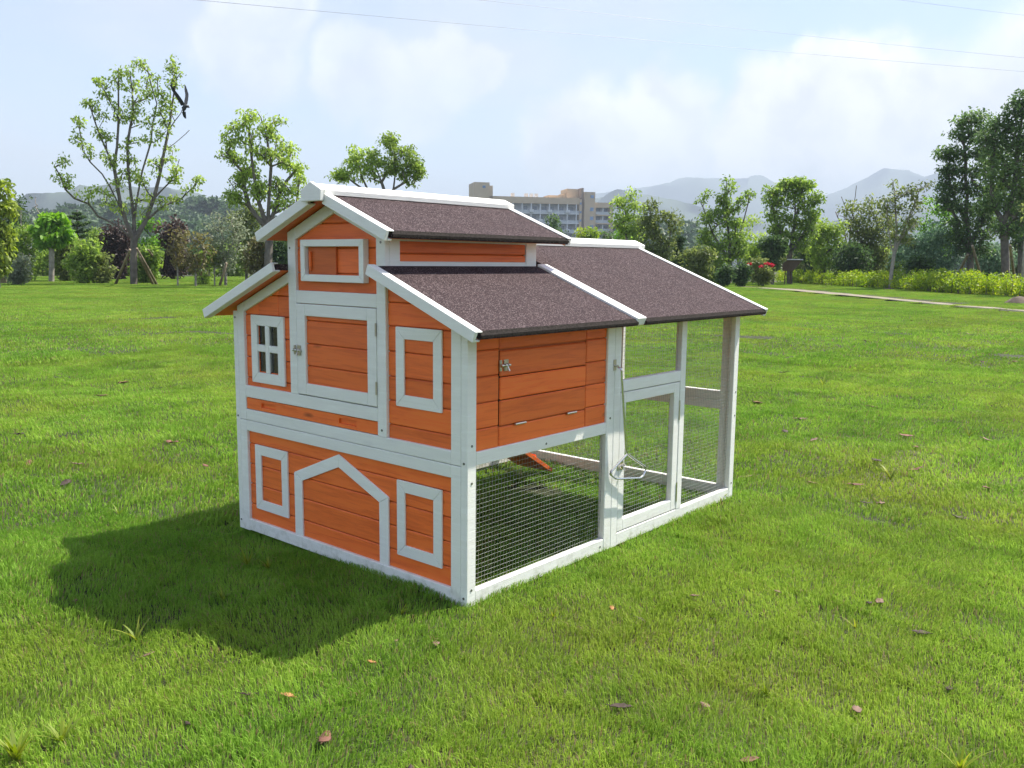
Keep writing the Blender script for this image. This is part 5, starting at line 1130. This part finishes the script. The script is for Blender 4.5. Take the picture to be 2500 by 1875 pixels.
special = [('large pointed reddish brown leaf lying nearest the bottom edge', 793, 1786, .062, 'dry_leaf_brown', yaw + .05, .2), ('flat orange brown leaf above the large pointed leaf', 702, 1687, .032, 'dry_leaf_orange', yaw + 1.3, .2),
           ('dark curled leaf with a bent stalk in the right foreground', 1517, 1710, .05, 'dry_leaf_dark', yaw - 1.4, .5), ('upright pinkish grey leaf right of the dark curled leaf', 1722, 1717, .034, 'dry_leaf_pink', yaw + .5, .3),
           ('folded rust brown leaf cut by the bottom edge', 1830, 1858, .042, 'dry_leaf_brown', yaw - 1.2, .4), ('dark brown folded leaf alone on the right lawn', 2248, 1545, .042, 'dry_leaf_dark', yaw + 1.2, .4), ('small dark curled leaf low on the right lawn', 2318, 1669, .034, 'dry_leaf_dark', yaw - .6, .5),
           ('brown leaf sunk in the turf beside a dark hole', 1697, 1468, .04, 'dry_leaf_pink', yaw - .8, .3), ('tan round leaf near the foot of the run', 1494, 1489, .028, 'dry_leaf_orange', yaw, .2), ('pale tan leaf right of the sunken brown leaf', 1896, 1461, .026, 'dry_leaf_pink', yaw + .4, .2),
           ('black speck of leaf near the mesh side of the coop', 1564, 1517, .026, 'dry_leaf_dark', yaw + .9, .3), ('dark twisted leaf left of the flat orange leaf', 608, 1684, .036, 'dry_leaf_dark', yaw - 1.4, .5), ('orange leaf between the coop corner and bottom edge', 907, 1606, .026, 'dry_leaf_orange', yaw + 1, .3),
           ('pinkish leaf right below the near coop corner', 966, 1560, .024, 'dry_leaf_pink', yaw + .2, .4), ('brown leaf at the rim of the coop shadow', 183, 1472, .03, 'dry_leaf_brown', yaw + .5, .4), ('curled leaf left of the coop in the sun', 500, 1128, .045, 'dry_leaf_brown', yaw + .8, .4),
           ('pale pink leaf lying below the weed at left', 363, 1584, .028, 'dry_leaf_pink', yaw - .7, .4), ('red brown leaf halfway up the right lawn', 2130, 987, .075, 'dry_leaf_brown', yaw - 1.5, .3), ('large dark red leaf right of the run', 2235, 1137, .07, 'dry_leaf_brown', yaw - 1.5, .3),
           ('long pale leaf lying right of the run post', 1955, 1027, .08, 'dry_leaf_pink', yaw - 1.45, .2), ('pink leaf close to the run corner post', 1822, 1156, .06, 'dry_leaf_pink', yaw - 1.5, .2), ('dark leaf near the right edge low on the lawn', 2345, 1262, .06, 'dry_leaf_dark', yaw + 1.4, .5),
           ('black shrivelled lump by the bottom edge', 1001, 1861, .02, 'dry_leaf_dark', yaw, .6), ('dark leaf scrap below the two brown leaves', 458, 1762, .02, 'dry_leaf_dark', yaw + .8, .4)]
for sp_ in special: leaf_obj(*sp_)
rngl = np.random.default_rng(31)
for i in range(20):
    u, v = rngl.uniform(20, 2480), rngl.uniform(720, 1840) ** 1.0
    if 480 < u < 1830 and 700 < v < 1500 and not (u < 560): continue
    d = gdist(u, v)
    if d > 14: continue
    mi = int(rngl.integers(0, 3)); where = 'left of the coop' if u < 560 and v < 1400 else 'in the foreground below the coop' if u < 1250 else 'on the right foreground lawn' if v > 1300 else 'on the lawn right of the run'
    leaf_obj('small %s leaf scrap lying %s' % (['dry brown', 'nearly black', 'pinkish'][mi], where), u, v, rngl.uniform(.018, .03) * (1 + d * .12), ['dry_leaf_brown', 'dry_leaf_dark', 'dry_leaf_pink'][mi], rngl.uniform(0, 6.28), rngl.uniform(.2, .5), asp=rngl.uniform(.4, .8))
for i, (u, v) in enumerate([(1845, 770), (1955, 812), (2080, 745), (1850, 978), (1990, 872), (1925, 875), (2118, 834), (2174, 820), (2225, 782), (1912, 910), (2380, 1010), (2400, 882), (2478, 880), (1917, 1054), (1987, 1079), (2212, 1062), (2236, 1093), (2140, 1122), (2412, 1080), (1985, 1175), (2090, 1176), (2115, 1230), (2150, 1228), (2410, 1185), (70, 1130), (160, 1185), (190, 1137), (300, 935), (420, 1085), (45, 1065), (130, 880), (250, 965)]):
    d = gdist(u, v); leaf_obj('little %s leaf fallen %s' % (['brown', 'blackish', 'pale pink', 'brown'][i % 4], 'far behind the coop on the left' if u < 600 else 'on the far lawn right of the run' if v < 900 else 'halfway up the lawn right of the run'), u, v, min(.016 * d, .10) * rngl.uniform(.7, 1.2), ['dry_leaf_brown', 'dry_leaf_dark', 'dry_leaf_pink', 'dry_leaf_brown'][i % 4], rngl.uniform(0, 6.28), .35, asp=.6, group='leaves on the far lawn', lift=.012)
leaf_mat('weed_blade', (.14, .2, .02), (.24, .31, .035), (.34, .36, .06), .4, 3)
def weed(label, u, v, h, n, w=.006, seed=0, spread=.8):
    h *= .75; rng = np.random.default_rng(int(u) + seed); p_ = gpt(u, v, 0.0); z = float(hgt(p_[0], p_[1])); V = []; F = []; R_ = []
    for i in range(n):
        a = rng.uniform(0, 6.283); L_ = h * rng.uniform(.6, 1.15); le = spread * rng.uniform(.3, 1.0); sx, sy = -math.sin(a) * w / 2, math.cos(a) * w / 2; b = len(V); m_ = 5; r = rng.uniform()
        for t in range(m_ + 1):
            f = t / m_; rad = L_ * le * f * (1 + .25 * f); zz = L_ * (f - .55 * le * f * f * .9); ww = (1 - f ** 1.6) + .04
            V += [(math.cos(a) * rad + sx * ww, math.sin(a) * rad + sy * ww, zz), (math.cos(a) * rad - sx * ww, math.sin(a) * rad - sy * ww, zz - .0)]
        for t in range(m_): F.append((b + 2 * t, b + 2 * t + 1, b + 2 * t + 3, b + 2 * t + 2)); R_.append(r)
    root = np_mesh('weed', V, F, 'weed_blade', None, R_); root.location = (p_[0], p_[1], z); tag(root, label, 'weed', 'weeds in the lawn')
for a in [('light yellow green weed at the edge of the coop shadow', 332, 1545, .085, 9, .006), ('star shaped weed clump in the coop shadow before the left wall', 606, 1375, .09, 16, .006), ('second spreading weed in the coop shadow right of the star shaped one', 655, 1380, .07, 12, .005),
          ('thin upright weed by the front right coop corner', 980, 1500, .085, 6, .003), ('big yellow weed clump in the bottom left corner', 40, 1850, .10, 22, .009), ('yellow weed right of the bottom left clump', 150, 1800, .08, 14, .007), ('yellow weed near the right bottom corner', 2345, 1868, .10, 14, .005),
          ('pale branching weed left of the bottom right weed', 2085, 1828, .08, 9, .004), ('spiky yellow weed in the middle of the right foreground', 1873, 1688, .06, 8, .006), ('tall weed blade low on the right lawn', 2088, 1535, .06, 5, .005), ('yellowish weed patch right of the run door', 2175, 1155, .11, 16, .007),
          ('weed close to the far coop corner post', 1765, 1215, .06, 6, .006), ('green weed among leaves right of the run', 2010, 945, .14, 10, .009), ('thin weed near the right edge of the lawn', 2365, 1065, .16, 6, .008), ('weed tuft in the sun above the coop shadow', 290, 1245, .07, 7, .005), ('faint weed in the middle of the coop shadow', 545, 1460, .06, 12, .005), ('bright weed just below the coop bottom corner', 1350, 1500, .05, 10, .004), ('yellow weed right below the coop side', 1300, 1370, .05, 8, .004)]: weed(*a)

# ------------------------------------------------------------------ haze
def haze():
    mt, nt, N, L, o = newmat('haze_air'); v = nt.nodes.new('ShaderNodeVolumePrincipled'); v.inputs['Color'].default_value = (.74, .86, 1.0, 1); v.inputs['Density'].default_value = .00052; v.inputs['Anisotropy'].default_value = 0.0
    L.new(v.outputs[0], o.inputs['Volume'])
    m_ = MB().box(-4300, 4300, -4300, 4300, -6, 375); ob = m_.build('haze', mt); tag(ob, kind='stuff')
haze()
